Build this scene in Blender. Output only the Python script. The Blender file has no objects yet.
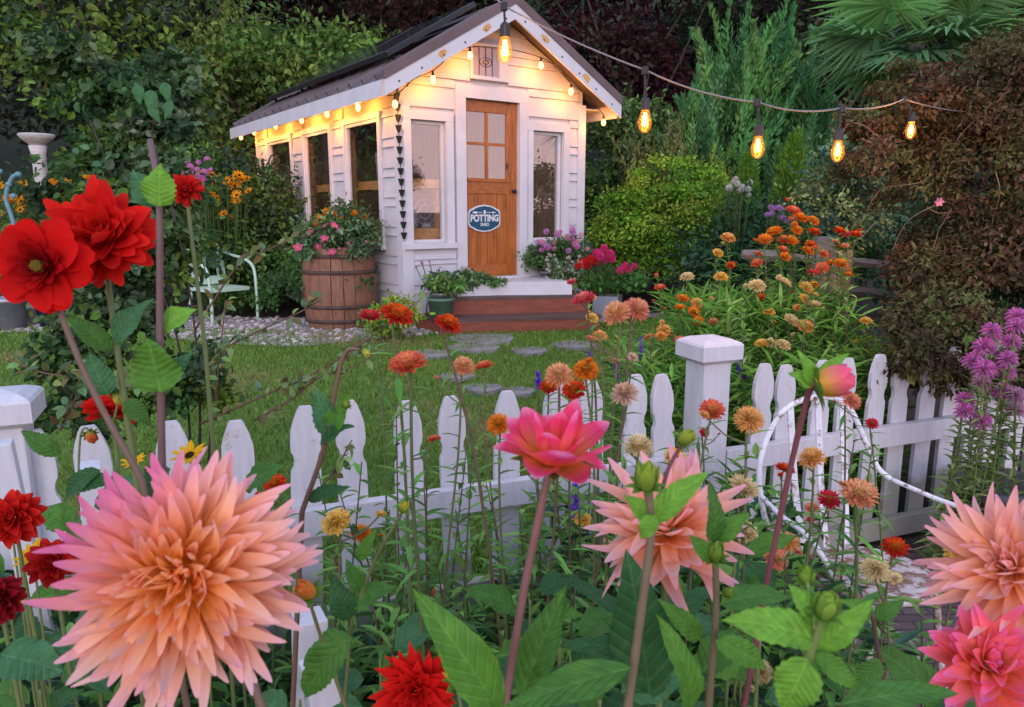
import bpy, bmesh, math, random
import numpy as np
from mathutils import Vector, Matrix
random.seed(7)
R = np.random.default_rng(11)
sc = bpy.context.scene
COL = sc.collection
rad = math.radians

# ------------------------------------------------------------------ camera numbers (measured from the photograph)
FPX, CAMH, HORIZON = 740.0, 1.6, 210.0
TH = math.atan((353.5 - HORIZON) / FPX)
CT, ST = math.cos(TH), math.sin(TH)
def ray(px, py):
    v = (353.5 - py) / FPX
    return np.array([(px - 512) / FPX, CT + v * ST, -ST + v * CT])
def at(px, py, Y):
    r = ray(px, py)
    return r * (Y / r[1]) + np.array([0, 0, CAMH])
def on_z(px, py, z):
    r = ray(px, py)
    return r * ((z - CAMH) / r[2]) + np.array([0, 0, CAMH])
def smooth(x):
    x = np.clip(x, 0, 1)
    return x * x * (3 - 2 * x)
SHEDZ = 0.38
def gz(x, y):                                   # height of the ground
    s = y - (2.7 + 0.4 * x)
    return SHEDZ * smooth((s + 0.2) / 4.6)
def on_ground(px, py):
    lo = 0.3
    r = ray(px, py)
    for k in range(4000):
        p = r * lo + np.array([0, 0, CAMH])
        if p[2] <= gz(p[0], p[1]): break
        lo += 0.004
    return p

# ------------------------------------------------------------------ mesh builder
class MB:
    def __init__(s):
        s.v = []; s.f = []; s.c = []; s.n = 0; s.uv = None
    def add(s, v, f, col=(1, 1, 1)):
        v = np.asarray(v, float).reshape(-1, 3)
        c = np.asarray(col, float)
        if c.ndim == 1: c = np.tile(c, (len(v), 1))
        f = np.asarray(f) if not isinstance(f, list) else f
        if isinstance(f, list):
            s.f += [tuple(i + s.n for i in q) for q in f]
        else:
            s.f += [tuple(q) for q in (f + s.n).tolist()]
        s.v.append(v); s.c.append(c[:, :3]); s.n += len(v)
        return s
    def box(s, a, b, col=(1, 1, 1), M=None, ch=0.0):
        a = np.minimum(a, b) if False else np.asarray(a, float); b = np.asarray(b, float)
        if ch > 0:
            bm = bmesh.new()
            r = bmesh.ops.create_cube(bm, size=1)
            for v in bm.verts:
                v.co = Vector([(a[i] + b[i]) / 2 + v.co[i] * (b[i] - a[i]) for i in range(3)])
            bmesh.ops.bevel(bm, geom=list(bm.edges), offset=ch, segments=2, affect='EDGES', profile=.6)
            bm.verts.index_update()
            v = np.array([w.co[:] for w in bm.verts]); f = [tuple(w.index for w in q.verts) for q in bm.faces]
            bm.free()
        else:
            v = np.array([[x, y, z] for x in (a[0], b[0]) for y in (a[1], b[1]) for z in (a[2], b[2])])
            f = [(0, 1, 3, 2), (4, 6, 7, 5), (0, 4, 5, 1), (2, 3, 7, 6), (0, 2, 6, 4), (1, 5, 7, 3)]
        if M is not None: v = xf(v, M)
        return s.add(v, f, col)
    def tube(s, pts, rr, n=6, col=(1, 1, 1), cap=True):
        pts = np.asarray(pts, float); m = len(pts)
        rr = np.broadcast_to(np.asarray(rr, float), (m,))
        t = np.gradient(pts, axis=0); t /= np.linalg.norm(t, axis=1)[:, None] + 1e-12
        up = np.array([0, 0, 1.]) if abs(t[0][2]) < .9 else np.array([1., 0, 0])
        a = np.cross(t[0], up); a /= np.linalg.norm(a)
        vs = []
        ang = np.arange(n) * 2 * np.pi / n
        for i in range(m):
            a = a - t[i] * np.dot(a, t[i]); a /= np.linalg.norm(a) + 1e-12
            b = np.cross(t[i], a)
            vs.append(pts[i] + rr[i] * (np.cos(ang)[:, None] * a + np.sin(ang)[:, None] * b))
        v = np.concatenate(vs)
        f = [(i * n + j, i * n + (j + 1) % n, (i + 1) * n + (j + 1) % n, (i + 1) * n + j) for i in range(m - 1) for j in range(n)]
        if cap:
            f += [tuple(range(n - 1, -1, -1)), tuple((m - 1) * n + j for j in range(n))]
        if np.ndim(col) == 2: col = np.repeat(np.asarray(col, float), n, axis=0)
        return s.add(v, f, col)
    def lathe(s, prof, n=24, col=(1, 1, 1), M=None, cap=True):
        prof = np.asarray(prof, float); m = len(prof)
        a = np.arange(n) * 2 * np.pi / n
        v = np.concatenate([np.stack([r * np.cos(a), r * np.sin(a), np.full(n, z)], 1) for r, z in prof])
        f = [(i * n + j, i * n + (j + 1) % n, (i + 1) * n + (j + 1) % n, (i + 1) * n + j) for i in range(m - 1) for j in range(n)]
        if cap: f += [tuple(range(n - 1, -1, -1)), tuple((m - 1) * n + j for j in range(n))]
        if M is not None: v = xf(v, M)
        return s.add(v, f, col)
    def prism(s, poly, h0, h1, M=None, col=(1, 1, 1)):       # poly in xy, extruded in z
        p = np.asarray(poly, float); n = len(p)
        v = np.concatenate([np.c_[p, np.full(n, h0)], np.c_[p, np.full(n, h1)]])
        f = [tuple(range(n - 1, -1, -1)), tuple(range(n, 2 * n))] + [(i, (i + 1) % n, n + (i + 1) % n, n + i) for i in range(n)]
        if M is not None: v = xf(v, M)
        return s.add(v, f, col)
    def build(s, name, mat, parent=None, smooth=False, off=None):
        me = bpy.data.meshes.new(name)
        v = np.concatenate(s.v) if s.v else np.zeros((0, 3))
        base = np.zeros(3)
        if off is not None: base = np.asarray(off, float)
        elif parent is not None: base = np.array(wloc(parent))
        v = v - base
        me.from_pydata([], [], []) if False else None
        k = np.array([len(q) for q in s.f]); li = np.fromiter((i for q in s.f for i in q), dtype=np.int32, count=int(k.sum()))
        me.vertices.add(len(v)); me.vertices.foreach_set('co', v.astype(np.float32).ravel())
        me.loops.add(len(li)); me.loops.foreach_set('vertex_index', li)
        me.polygons.add(len(k)); me.polygons.foreach_set('loop_start', np.r_[0, np.cumsum(k)[:-1]].astype(np.int32))
        me.update(calc_edges=True); me.validate()
        at_ = me.attributes.new('Col', 'FLOAT_COLOR', 'POINT')
        c = np.concatenate(s.c); at_.data.foreach_set('color', np.c_[c, np.ones(len(c))].astype(np.float32).ravel())
        if s.uv is not None:
            u = np.concatenate(s.uv)
            a2 = me.attributes.new('LeafUV', 'FLOAT2', 'POINT'); a2.data.foreach_set('vector', u.astype(np.float32).ravel())
        me.polygons.foreach_set('use_smooth', np.full(len(k), bool(smooth)))
        if isinstance(mat, (list, tuple)):
            for m in mat: me.materials.append(m)
        else: me.materials.append(mat)
        o = bpy.data.objects.new(name, me); COL.objects.link(o)
        if parent is not None: o.parent = parent
        elif off is not None: o.location = base
        return o
def xf(v, M):
    M = np.array(M); return np.asarray(v) @ M[:3, :3].T + M[:3, 3]
def wloc(o):
    p = np.zeros(3)
    while o is not None:
        p = p + np.array(o.location); o = o.parent
    return p
def frame(o, x, y, z):
    M = np.eye(4); M[:3, 0] = x; M[:3, 1] = y; M[:3, 2] = z; M[:3, 3] = o; return M
def norm(v):
    v = np.asarray(v, float); return v / (np.linalg.norm(v, axis=-1, keepdims=True) + 1e-12)
def axis_frame(o, d, roll=0.0):                 # frame whose z is d
    z = norm(d); h = np.array([0, 0, 1.]) if abs(z[2]) < .95 else np.array([0, 1., 0])
    x = norm(np.cross(h, z)); y = np.cross(z, x)
    c, s = math.cos(roll), math.sin(roll)
    return frame(o, c * x + s * y, -s * x + c * y, z)
def curve(pts, n=12):                           # Catmull-Rom through the points
    p = np.asarray(pts, float)
    if len(p) == 2: return p[0] + (p[1] - p[0]) * np.linspace(0, 1, n)[:, None]
    q = np.vstack([2 * p[0] - p[1], p, 2 * p[-1] - p[-2]]); out = []
    m = len(p) - 1
    for i in range(m):
        a, b, c, d = q[i:i + 4]
        for t in np.linspace(0, 1, max(2, n // m), endpoint=(i == m - 1)):
            out.append(.5 * (2 * b + (c - a) * t + (2 * a - 5 * b + 4 * c - d) * t * t + (3 * b - a - 3 * c + d) * t ** 3))
    return np.array(out)

# ------------------------------------------------------------------ objects
def tag(o, label=None, cat=None, group=None, kind=None):
    if label: o['label'] = label
    if cat: o['category'] = cat
    if group: o['group'] = group
    if kind: o['kind'] = kind
    return o
def thing(name, label, cat, loc=(0, 0, 0), group=None):
    o = bpy.data.objects.new(name, None); COL.objects.link(o); o.empty_display_size = .05
    o.location = [float(x) for x in loc]
    return tag(o, label, cat, group)
def inst(name, me, parent, loc, M=None, scale=1.0):
    o = bpy.data.objects.new(name, me); COL.objects.link(o); o.parent = parent
    T = Matrix.Translation(Vector(np.asarray(loc, float) - wloc(parent)))
    if M is not None: T = T @ Matrix(np.array(M)[:3, :3].tolist()).to_4x4()
    o.matrix_local = T @ Matrix.Scale(scale, 4)
    return o

# ------------------------------------------------------------------ materials
def mat(name):
    m = bpy.data.materials.new(name); m.use_nodes = True
    nt = m.node_tree; nt.nodes.clear()
    out = nt.nodes.new('ShaderNodeOutputMaterial')
    return m, nt, out
def N(nt, t, **k):
    n = nt.nodes.new('ShaderNode' + t)
    for a, b in k.items():
        if hasattr(n, a) and not a[0].isupper(): setattr(n, a, b)
        else: n.inputs[a.replace('_', ' ')].default_value = b
    return n
def lk(nt, a, b): nt.links.new(a, b)
def rgba(c): return (c[0], c[1], c[2], 1)
def ramp(nt, fac, stops):
    n = nt.nodes.new('ShaderNodeValToRGB'); e = n.color_ramp.elements
    while len(e) < len(stops): e.new(.5)
    for q, (p, c) in zip(e, stops): q.position = p; q.color = rgba(c)
    lk(nt, fac, n.inputs[0]); return n
def surf(name, c1, c2, scale=8, rough=.6, bump=.2, bscale=60, stretch=None, spec=.4, detail=6, metal=0, tint=None, dirt=None):
    """two-tone noisy surface with fine bump, in object coordinates"""
    m, nt, out = mat(name)
    tc = N(nt, 'TexCoord'); co = tc.outputs['Object']
    if stretch is not None:
        mp = N(nt, 'Mapping'); mp.inputs['Scale'].default_value = stretch; lk(nt, co, mp.inputs[0]); co = mp.outputs[0]
    nz = N(nt, 'TexNoise', Scale=scale, Detail=detail, Roughness=.6); lk(nt, co, nz.inputs['Vector'])
    r = ramp(nt, nz.outputs['Fac'], [(.3, c1), (.7, c2)]); colr = r.outputs[0]
    if dirt is not None:
        n3 = N(nt, 'TexNoise', Scale=dirt[1], Detail=8, Roughness=.7); lk(nt, co, n3.inputs['Vector'])
        rr = ramp(nt, n3.outputs['Fac'], [(dirt[2], (0, 0, 0)), (dirt[2] + .1, (1, 1, 1))])
        mx = N(nt, 'Mix', data_type='RGBA'); lk(nt, rr.outputs[0], mx.inputs[0]); lk(nt, colr, mx.inputs[6]); mx.inputs[7].default_value = rgba(dirt[0]); colr = mx.outputs[2]
    p = N(nt, 'BsdfPrincipled', Roughness=rough, Metallic=metal); p.inputs['Specular IOR Level'].default_value = spec
    lk(nt, colr, p.inputs['Base Color'])
    n2 = N(nt, 'TexNoise', Scale=bscale, Detail=4); lk(nt, co, n2.inputs['Vector'])
    b = N(nt, 'Bump', Strength=bump, Distance=.01); lk(nt, n2.outputs['Fac'], b.inputs['Height']); lk(nt, b.outputs[0], p.inputs['Normal'])
    lk(nt, p.outputs[0], out.inputs[0]); return m
def leafmat(name, rough=.5, trans=.25, veins=False, spec=.35, var=.3):
    """colour from the leaf itself (attribute) with a little blotching; part of the light passes through"""
    m, nt, out = mat(name)
    at_ = N(nt, 'Attribute', attribute_name='Col')
    tc = N(nt, 'TexCoord'); nz = N(nt, 'TexNoise', Scale=35, Detail=4); lk(nt, tc.outputs['Object'], nz.inputs['Vector'])
    mr = N(nt, 'MapRange'); mr.inputs[3].default_value = 1 - var; mr.inputs[4].default_value = 1 + var; lk(nt, nz.outputs['Fac'], mr.inputs[0])
    mx = N(nt, 'VectorMath', operation='SCALE'); lk(nt, at_.outputs['Color'], mx.inputs[0]); lk(nt, mr.outputs[0], mx.inputs['Scale'])
    colr = mx.outputs[0]; nrm = None
    if veins:
        uv = N(nt, 'Attribute', attribute_name='LeafUV'); sx = N(nt, 'SeparateXYZ'); lk(nt, uv.outputs['Vector'], sx.inputs[0])
        ab = N(nt, 'Math', operation='ABSOLUTE'); lk(nt, sx.outputs[1], ab.inputs[0])
        q = N(nt, 'Math', operation='MULTIPLY_ADD'); lk(nt, ab.outputs[0], q.inputs[0]); q.inputs[1].default_value = -.28; lk(nt, sx.outputs[0], q.inputs[2])
        q2 = N(nt, 'Math', operation='MULTIPLY'); lk(nt, q.outputs[0], q2.inputs[0]); q2.inputs[1].default_value = 9
        fr = N(nt, 'Math', operation='PINGPONG'); lk(nt, q2.outputs[0], fr.inputs[0]); fr.inputs[1].default_value = .5
        mn = N(nt, 'Math', operation='MULTIPLY'); lk(nt, ab.outputs[0], mn.inputs[0]); mn.inputs[1].default_value = 2.2
        mi = N(nt, 'Math', operation='MINIMUM'); lk(nt, fr.outputs[0], mi.inputs[0]); lk(nt, mn.outputs[0], mi.inputs[1])
        rr = ramp(nt, mi.outputs[0], [(0, (1, 1, 1)), (.09, (0, 0, 0))])
        lt = N(nt, 'VectorMath', operation='MULTIPLY_ADD'); lk(nt, colr, lt.inputs[0]); lt.inputs[1].default_value = (1.7, 1.6, 1.6); lt.inputs[2].default_value = (.012, .018, .01)
        m2 = N(nt, 'Mix', data_type='RGBA'); sc_ = N(nt, 'Math', operation='MULTIPLY'); lk(nt, rr.outputs[0], sc_.inputs[0]); sc_.inputs[1].default_value = .62
        lk(nt, sc_.outputs[0], m2.inputs[0]); lk(nt, colr, m2.inputs[6]); lk(nt, lt.outputs[0], m2.inputs[7]); colr = m2.outputs[2]
        bp = N(nt, 'Bump', Strength=.4, Distance=.003); bp.invert = True
        r3 = ramp(nt, mi.outputs[0], [(0, (1, 1, 1)), (.3, (0, 0, 0))]); lk(nt, r3.outputs[0], bp.inputs['Height']); nrm = bp.outputs[0]
    if veins:                                   # yellowed, browned blotches and pin holes' rims here and there
        n4 = N(nt, 'TexNoise', Scale=26, Detail=5, Roughness=.7); lk(nt, tc.outputs['Object'], n4.inputs['Vector']); r4 = ramp(nt, n4.outputs['Fac'], [(.64, (0, 0, 0)), (.72, (.7, .7, .7))])
        m4 = N(nt, 'Mix', data_type='RGBA'); lk(nt, r4.outputs[0], m4.inputs[0]); lk(nt, colr, m4.inputs[6]); m4.inputs[7].default_value = (.17, .15, .035, 1); colr = m4.outputs[2]
    p = N(nt, 'BsdfPrincipled', Roughness=rough); p.inputs['Specular IOR Level'].default_value = spec
    lk(nt, colr, p.inputs['Base Color'])
    if nrm: lk(nt, nrm, p.inputs['Normal'])
    t = N(nt, 'BsdfTranslucent'); lk(nt, colr, t.inputs[0])
    ms = N(nt, 'MixShader'); ms.inputs[0].default_value = trans
    lk(nt, p.outputs[0], ms.inputs[1]); lk(nt, t.outputs[0], ms.inputs[2]); lk(nt, ms.outputs[0], out.inputs[0]); return m
def plain(name, c, rough=.5, metal=0, spec=.5):
    return surf(name, [x * .88 for x in c], [min(1, x * 1.1) for x in c], 14, rough, .06, 120, spec=spec, metal=metal)
def emit(name, c, s):
    m, nt, out = mat(name); e = N(nt, 'Emission', Strength=s); e.inputs[0].default_value = rgba(c); lk(nt, e.outputs[0], out.inputs[0]); return m
def fres(nt, ior):                             # the same reflection from either side of a thin sheet
    f = N(nt, 'Fresnel'); g = nt.nodes.new('ShaderNodeNewGeometry'); m = N(nt, 'MapRange'); m.inputs[3].default_value = ior; m.inputs[4].default_value = 1 / ior
    lk(nt, g.outputs['Backfacing'], m.inputs[0]); lk(nt, m.outputs[0], f.inputs['IOR']); return f
def glass(name, tint=(.9, .9, .92), ior=1.5, rough=.0):
    m, nt, out = mat(name)
    f = fres(nt, ior); t = N(nt, 'BsdfTransparent'); t.inputs[0].default_value = rgba(tint)
    g = N(nt, 'BsdfGlossy', Roughness=rough); g.inputs[0].default_value = (.95, .95, .95, 1)
    ms = N(nt, 'MixShader'); lk(nt, f.outputs[0], ms.inputs[0]); lk(nt, t.outputs[0], ms.inputs[1]); lk(nt, g.outputs[0], ms.inputs[2]); lk(nt, ms.outputs[0], out.inputs[0]); return m
def wood(name, c1, c2, axis='Z', scale=3, rough=.5, knots=None, bump=.15):
    st = {'Z': (14, 14, 1.2), 'X': (1.2, 14, 14), 'Y': (14, 1.2, 14)}[axis]
    m, nt, out = mat(name)
    tc = N(nt, 'TexCoord'); mp = N(nt, 'Mapping'); mp.inputs['Scale'].default_value = st; lk(nt, tc.outputs['Object'], mp.inputs[0])
    nz = N(nt, 'TexNoise', Scale=scale, Detail=8, Roughness=.65, Distortion=.6); lk(nt, mp.outputs[0], nz.inputs['Vector'])
    r = ramp(nt, nz.outputs['Fac'], [(.3, c1), (.5, [(a + b) / 2 for a, b in zip(c1, c2)]), (.68, c2)]); colr = r.outputs[0]
    if knots:
        vo = N(nt, 'TexVoronoi', Scale=knots[1]); lk(nt, tc.outputs['Object'], vo.inputs['Vector'])
        rr = ramp(nt, vo.outputs['Distance'], [(.1, (1, 1, 1)), (.17, (0, 0, 0))])
        mx = N(nt, 'Mix', data_type='RGBA'); lk(nt, rr.outputs[0], mx.inputs[0]); lk(nt, colr, mx.inputs[6]); mx.inputs[7].default_value = rgba(knots[0]); colr = mx.outputs[2]
    p = N(nt, 'BsdfPrincipled', Roughness=rough); lk(nt, colr, p.inputs['Base Color'])
    b = N(nt, 'Bump', Strength=bump, Distance=.004); lk(nt, nz.outputs['Fac'], b.inputs['Height']); lk(nt, b.outputs[0], p.inputs['Normal'])
    lk(nt, p.outputs[0], out.inputs[0]); return m

M_white = surf('white paint', (.50, .50, .53), (.59, .59, .62), 5, .5, .12, 40, dirt=((.42, .40, .38), 9, .66))
M_fence = surf('fence white paint', (.50, .50, .54), (.61, .61, .65), 7, .55, .25, 55, dirt=((.36, .33, .30), 16, .66))
def fence_paint():
    # white paint, chipped and grubby, with a green brown splash band on the wood near the soil
    m, nt, out = mat('weathered fence paint'); tc = N(nt, 'TexCoord'); co = tc.outputs['Object']
    mp = N(nt, 'Mapping'); mp.inputs['Scale'].default_value = (9, 9, 1.2); lk(nt, co, mp.inputs[0])
    g = N(nt, 'TexNoise', Scale=4, Detail=9, Roughness=.7); lk(nt, mp.outputs[0], g.inputs['Vector']); base = ramp(nt, g.outputs['Fac'], [(.3, (.46, .46, .495)), (.7, (.58, .58, .615))])
    n2 = N(nt, 'TexNoise', Scale=11, Detail=9, Roughness=.75); lk(nt, co, n2.inputs['Vector']); ch = ramp(nt, n2.outputs['Fac'], [(.61, (0, 0, 0)), (.68, (1, 1, 1))])
    m1 = N(nt, 'Mix', data_type='RGBA'); lk(nt, ch.outputs[0], m1.inputs[0]); lk(nt, base.outputs[0], m1.inputs[6]); m1.inputs[7].default_value = (.34, .31, .28, 1)
    sx = N(nt, 'SeparateXYZ'); lk(nt, co, sx.inputs[0]); n3 = N(nt, 'TexNoise', Scale=6, Detail=6); lk(nt, co, n3.inputs['Vector'])
    ma = N(nt, 'Math', operation='MULTIPLY_ADD'); lk(nt, n3.outputs['Fac'], ma.inputs[0]); ma.inputs[1].default_value = -.5; lk(nt, sx.outputs[2], ma.inputs[2])
    sp = ramp(nt, ma.outputs[0], [(0.0, (.75, .75, .75)), (.08, (0, 0, 0))])
    m2 = N(nt, 'Mix', data_type='RGBA'); lk(nt, sp.outputs[0], m2.inputs[0]); lk(nt, m1.outputs[2], m2.inputs[6]); m2.inputs[7].default_value = (.20, .20, .13, 1)
    p = N(nt, 'BsdfPrincipled', Roughness=.55); lk(nt, m2.outputs[2], p.inputs['Base Color'])
    b = N(nt, 'Bump', Strength=.35, Distance=.004); lk(nt, g.outputs['Fac'], b.inputs['Height']); lk(nt, b.outputs[0], p.inputs['Normal']); lk(nt, p.outputs[0], out.inputs[0]); return m
M_fence = fence_paint()
M_trim = surf('trim white paint', (.54, .54, .57), (.64, .64, .67), 4, .45, .06, 60)
M_cask = wood('barrel oak', (.13, .055, .028), (.30, .145, .085), 'Z', 3, .7, None, .5)
M_door = wood('honey pine', (.22, .055, .010), (.46, .15, .028), 'Z', 2.4, .38, ((.08, .018, .006), 3.2))
M_doorx = wood('honey pine rails', (.24, .062, .012), (.44, .145, .028), 'X', 2.4, .38, ((.09, .02, .006), 3.0))
M_bench = wood('bench pine', (.46, .22, .06), (.70, .40, .14), 'X', 2, .6)
M_step = wood('red stained planks', (.15, .034, .018), (.28, .075, .04), 'X', 2, .6, None, .4)
M_stepe = wood('worn tread edge', (.06, .035, .03), (.12, .075, .065), 'X', 2, .6)
M_inside = wood('inner boards', (.36, .24, .17), (.55, .39, .29), 'Z', 2, .7)
M_oldwood = wood('silver split wood', (.10, .085, .085), (.24, .205, .20), 'X', 3, .85, None, .9)
M_oldpost = wood('bleached post', (.20, .12, .075), (.38, .25, .15), 'Z', 3, .8, None, .8)
M_roof = surf('brown standing seam steel', (.13, .108, .112), (.18, .15, .155), 3, .34, .03, 60, metal=.25)
M_roofe = surf('mauve brown edge trim', (.11, .075, .075), (.15, .105, .105), 3, .5, .03, 60)
M_glass = glass('window glass', (.96, .95, .95), 2.25)
M_bulbg = glass('bulb glass', (1, .86, .62), 1.25)
M_panel = glass('roof window glass', (.62, .66, .68), 1.7, .08)
M_black = plain('black rubber', (.015, .015, .016), .5)
M_blackmet = plain('dark metal', (.02, .02, .022), .4, .6)
M_lead = plain('lead came', (.05, .05, .052), .5, .4)
M_amber = plain('amber glass', (.35, .2, .06), .2)
M_leadglass = surf('wavy leaded glass', (.30, .24, .27), (.38, .31, .33), 5, .12, .2, 12, spec=.8)
M_sign = surf('blue enamel', (.008, .055, .11), (.014, .08, .15), 6, .4, .03, 60)
M_signw = plain('off white enamel', (.62, .66, .68), .4)
M_warm = emit('lit globe', (1.0, .47, .10), 2.6)
M_fil = emit('glowing filament', (1.0, .45, .09), 7)
M_leaf = leafmat('leaf', .55, .22, spec=.10)
M_leafb = leafmat('veined leaf', .48, .24, spec=.16, veins=True, var=.28)
M_petal = leafmat('petal', .7, .42, spec=.06, var=.10)
M_dry = leafmat('dry leaf', .7, .12, spec=.06)
M_stem = leafmat('stem', .5, .0, var=.2)
M_bark = surf('bark', (.035, .026, .02), (.09, .07, .055), 9, .9, .9, 30, (6, 6, 1))
M_terra = plain('clay', (.30, .12, .07), .7)
M_galv = surf('galvanised steel', (.26, .28, .31), (.42, .44, .48), 6, .42, .05, 80, metal=.55)
M_greypot = surf('blue grey glazed pot', (.24, .27, .33), (.33, .36, .43), 5, .4, .05, 60)
M_greenpot = surf('sage green pot', (.08, .17, .12), (.12, .23, .165), 5, .5, .05, 60)
M_bluepot = plain('cobalt pot', (.008, .014, .07), .2)
M_mint = surf('mint paint', (.36, .55, .42), (.46, .66, .52), 5, .5, .1, 60, dirt=((.18, .2, .14), 12, .66))
M_iron = surf('chipped white enamel', (.60, .60, .64), (.74, .74, .77), 12, .5, .35, 60, dirt=((.20, .10, .06), 30, .53))
M_irons = surf('rust worn white seat', (.36, .31, .29), (.56, .51, .49), 9, .6, .5, 50, dirt=((.17, .085, .05), 22, .45))
M_soil = surf('bed soil', (.02, .014, .010), (.05, .035, .024), 9, .95, 1, 40)
M_turf = surf('turf', (.07, .14, .018), (.13, .20, .035), 1.1, .95, .8, 60, dirt=((.28, .22, .09), 1.3, .60))
M_gravel = surf('gravel', (.22, .19, .18), (.42, .38, .36), 40, .9, 1, 60)
M_flag = surf('flagstone', (.16, .145, .15), (.29, .265, .27), 6, .85, .6, 25)
M_stone = surf('cast stone', (.42, .40, .38), (.58, .55, .53), 8, .8, .4, 40)
def brick():
    m, nt, out = mat('mauve paving brick')
    tc = N(nt, 'TexCoord'); b = N(nt, 'TexBrick', Scale=4.6); lk(nt, tc.outputs['Object'], b.inputs['Vector'])
    b.inputs['Color1'].default_value = (.075, .05, .055, 1); b.inputs['Color2'].default_value = (.12, .085, .09, 1); b.inputs['Mortar'].default_value = (.03, .025, .022, 1)
    b.inputs['Mortar Size'].default_value = .02
    p = N(nt, 'BsdfPrincipled', Roughness=.6); lk(nt, b.outputs['Color'], p.inputs['Base Color'])
    n2 = N(nt, 'TexNoise', Scale=50, Detail=4); lk(nt, tc.outputs['Object'], n2.inputs['Vector'])
    bp = N(nt, 'Bump', Strength=.5, Distance=.01); ad = N(nt, 'Math', operation='MULTIPLY_ADD'); lk(nt, b.outputs['Fac'], ad.inputs[0]); ad.inputs[1].default_value = -1.5; lk(nt, n2.outputs['Fac'], ad.inputs[2])
    lk(nt, ad.outputs[0], bp.inputs['Height']); lk(nt, bp.outputs[0], p.inputs['Normal']); lk(nt, p.outputs[0], out.inputs[0]); return m
M_patio = brick()

def bulb_glass():
    m, nt, out = mat('lit amber bulb glass')
    t = N(nt, 'BsdfTransparent'); t.inputs[0].default_value = (1, .85, .6, 1); e = N(nt, 'Emission', Strength=.13); e.inputs[0].default_value = (1, .27, .02, 1)
    g = N(nt, 'BsdfGlossy', Roughness=.05); f = fres(nt, 1.3); a = N(nt, 'AddShader'); ms = N(nt, 'MixShader')
    lk(nt, t.outputs[0], a.inputs[0]); lk(nt, e.outputs[0], a.inputs[1]); lk(nt, f.outputs[0], ms.inputs[0]); lk(nt, a.outputs[0], ms.inputs[1]); lk(nt, g.outputs[0], ms.inputs[2]); lk(nt, ms.outputs[0], out.inputs[0]); return m
M_bulbg = bulb_glass()
# ------------------------------------------------------------------ world, sun, camera
SUN_EL, SUN_AZ = 9, 180
def setup():
    w = bpy.data.worlds.new('World'); sc.world = w; w.use_nodes = True
    nt = w.node_tree; bg = nt.nodes['Background']
    s = nt.nodes.new('ShaderNodeTexSky'); s.sky_type = 'NISHITA'; s.sun_disc = False
    s.sun_elevation = rad(SUN_EL); s.sun_rotation = rad(SUN_AZ); s.air_density = 1.0; s.dust_density = 1.0; s.ozone_density = 2.5
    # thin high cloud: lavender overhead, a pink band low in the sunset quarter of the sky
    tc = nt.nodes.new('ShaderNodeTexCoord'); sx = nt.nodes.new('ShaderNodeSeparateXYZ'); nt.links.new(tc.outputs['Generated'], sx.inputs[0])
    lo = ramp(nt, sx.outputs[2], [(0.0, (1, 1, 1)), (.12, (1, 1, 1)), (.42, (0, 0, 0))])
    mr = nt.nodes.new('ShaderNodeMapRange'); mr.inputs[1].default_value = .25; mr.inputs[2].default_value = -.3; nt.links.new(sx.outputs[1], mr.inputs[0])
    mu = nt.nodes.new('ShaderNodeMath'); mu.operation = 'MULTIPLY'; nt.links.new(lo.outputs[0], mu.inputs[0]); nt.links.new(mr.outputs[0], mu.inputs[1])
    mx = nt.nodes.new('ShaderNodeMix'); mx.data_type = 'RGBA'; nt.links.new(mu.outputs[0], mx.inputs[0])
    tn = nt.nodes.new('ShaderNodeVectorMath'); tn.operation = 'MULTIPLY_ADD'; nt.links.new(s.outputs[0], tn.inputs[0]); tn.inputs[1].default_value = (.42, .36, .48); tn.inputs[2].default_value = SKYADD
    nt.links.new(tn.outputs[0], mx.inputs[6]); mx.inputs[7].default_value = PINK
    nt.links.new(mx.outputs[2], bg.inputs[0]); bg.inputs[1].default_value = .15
    l = bpy.data.lights.new('sun', 'SUN'); l.energy = .45; l.angle = rad(40); l.color = (1, .92, .93)
    o = bpy.data.objects.new('sun', l); COL.objects.link(o)
    d = Vector((0, math.cos(rad(SUN_EL)), -math.sin(rad(SUN_EL))))
    o.rotation_euler = d.to_track_quat('-Z', 'Y').to_euler()
    cam = bpy.data.cameras.new('camera'); c = bpy.data.objects.new('camera', cam); COL.objects.link(c)
    cam.sensor_width = 36; cam.lens = FPX / 1024 * 36; cam.clip_start = .02; cam.clip_end = 500
    c.location = (0, 0, CAMH); c.rotation_euler = (math.pi / 2 - TH, 0, 0)
    cam.dof.use_dof = True; cam.dof.focus_distance = 2.6; cam.dof.aperture_fstop = 11.0
    sc.camera = c
    vs = sc.view_settings; vs.view_transform = 'Standard'; vs.look = 'None'; vs.gamma = 1; vs.exposure = EXPOSURE
    sc.cycles.use_denoising = True; sc.cycles.max_bounces = 8; sc.cycles.transparent_max_bounces = 16
    sc.cycles.sample_clamp_indirect = 6
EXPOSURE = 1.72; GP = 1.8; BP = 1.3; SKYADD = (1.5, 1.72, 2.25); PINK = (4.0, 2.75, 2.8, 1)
setup()
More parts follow.
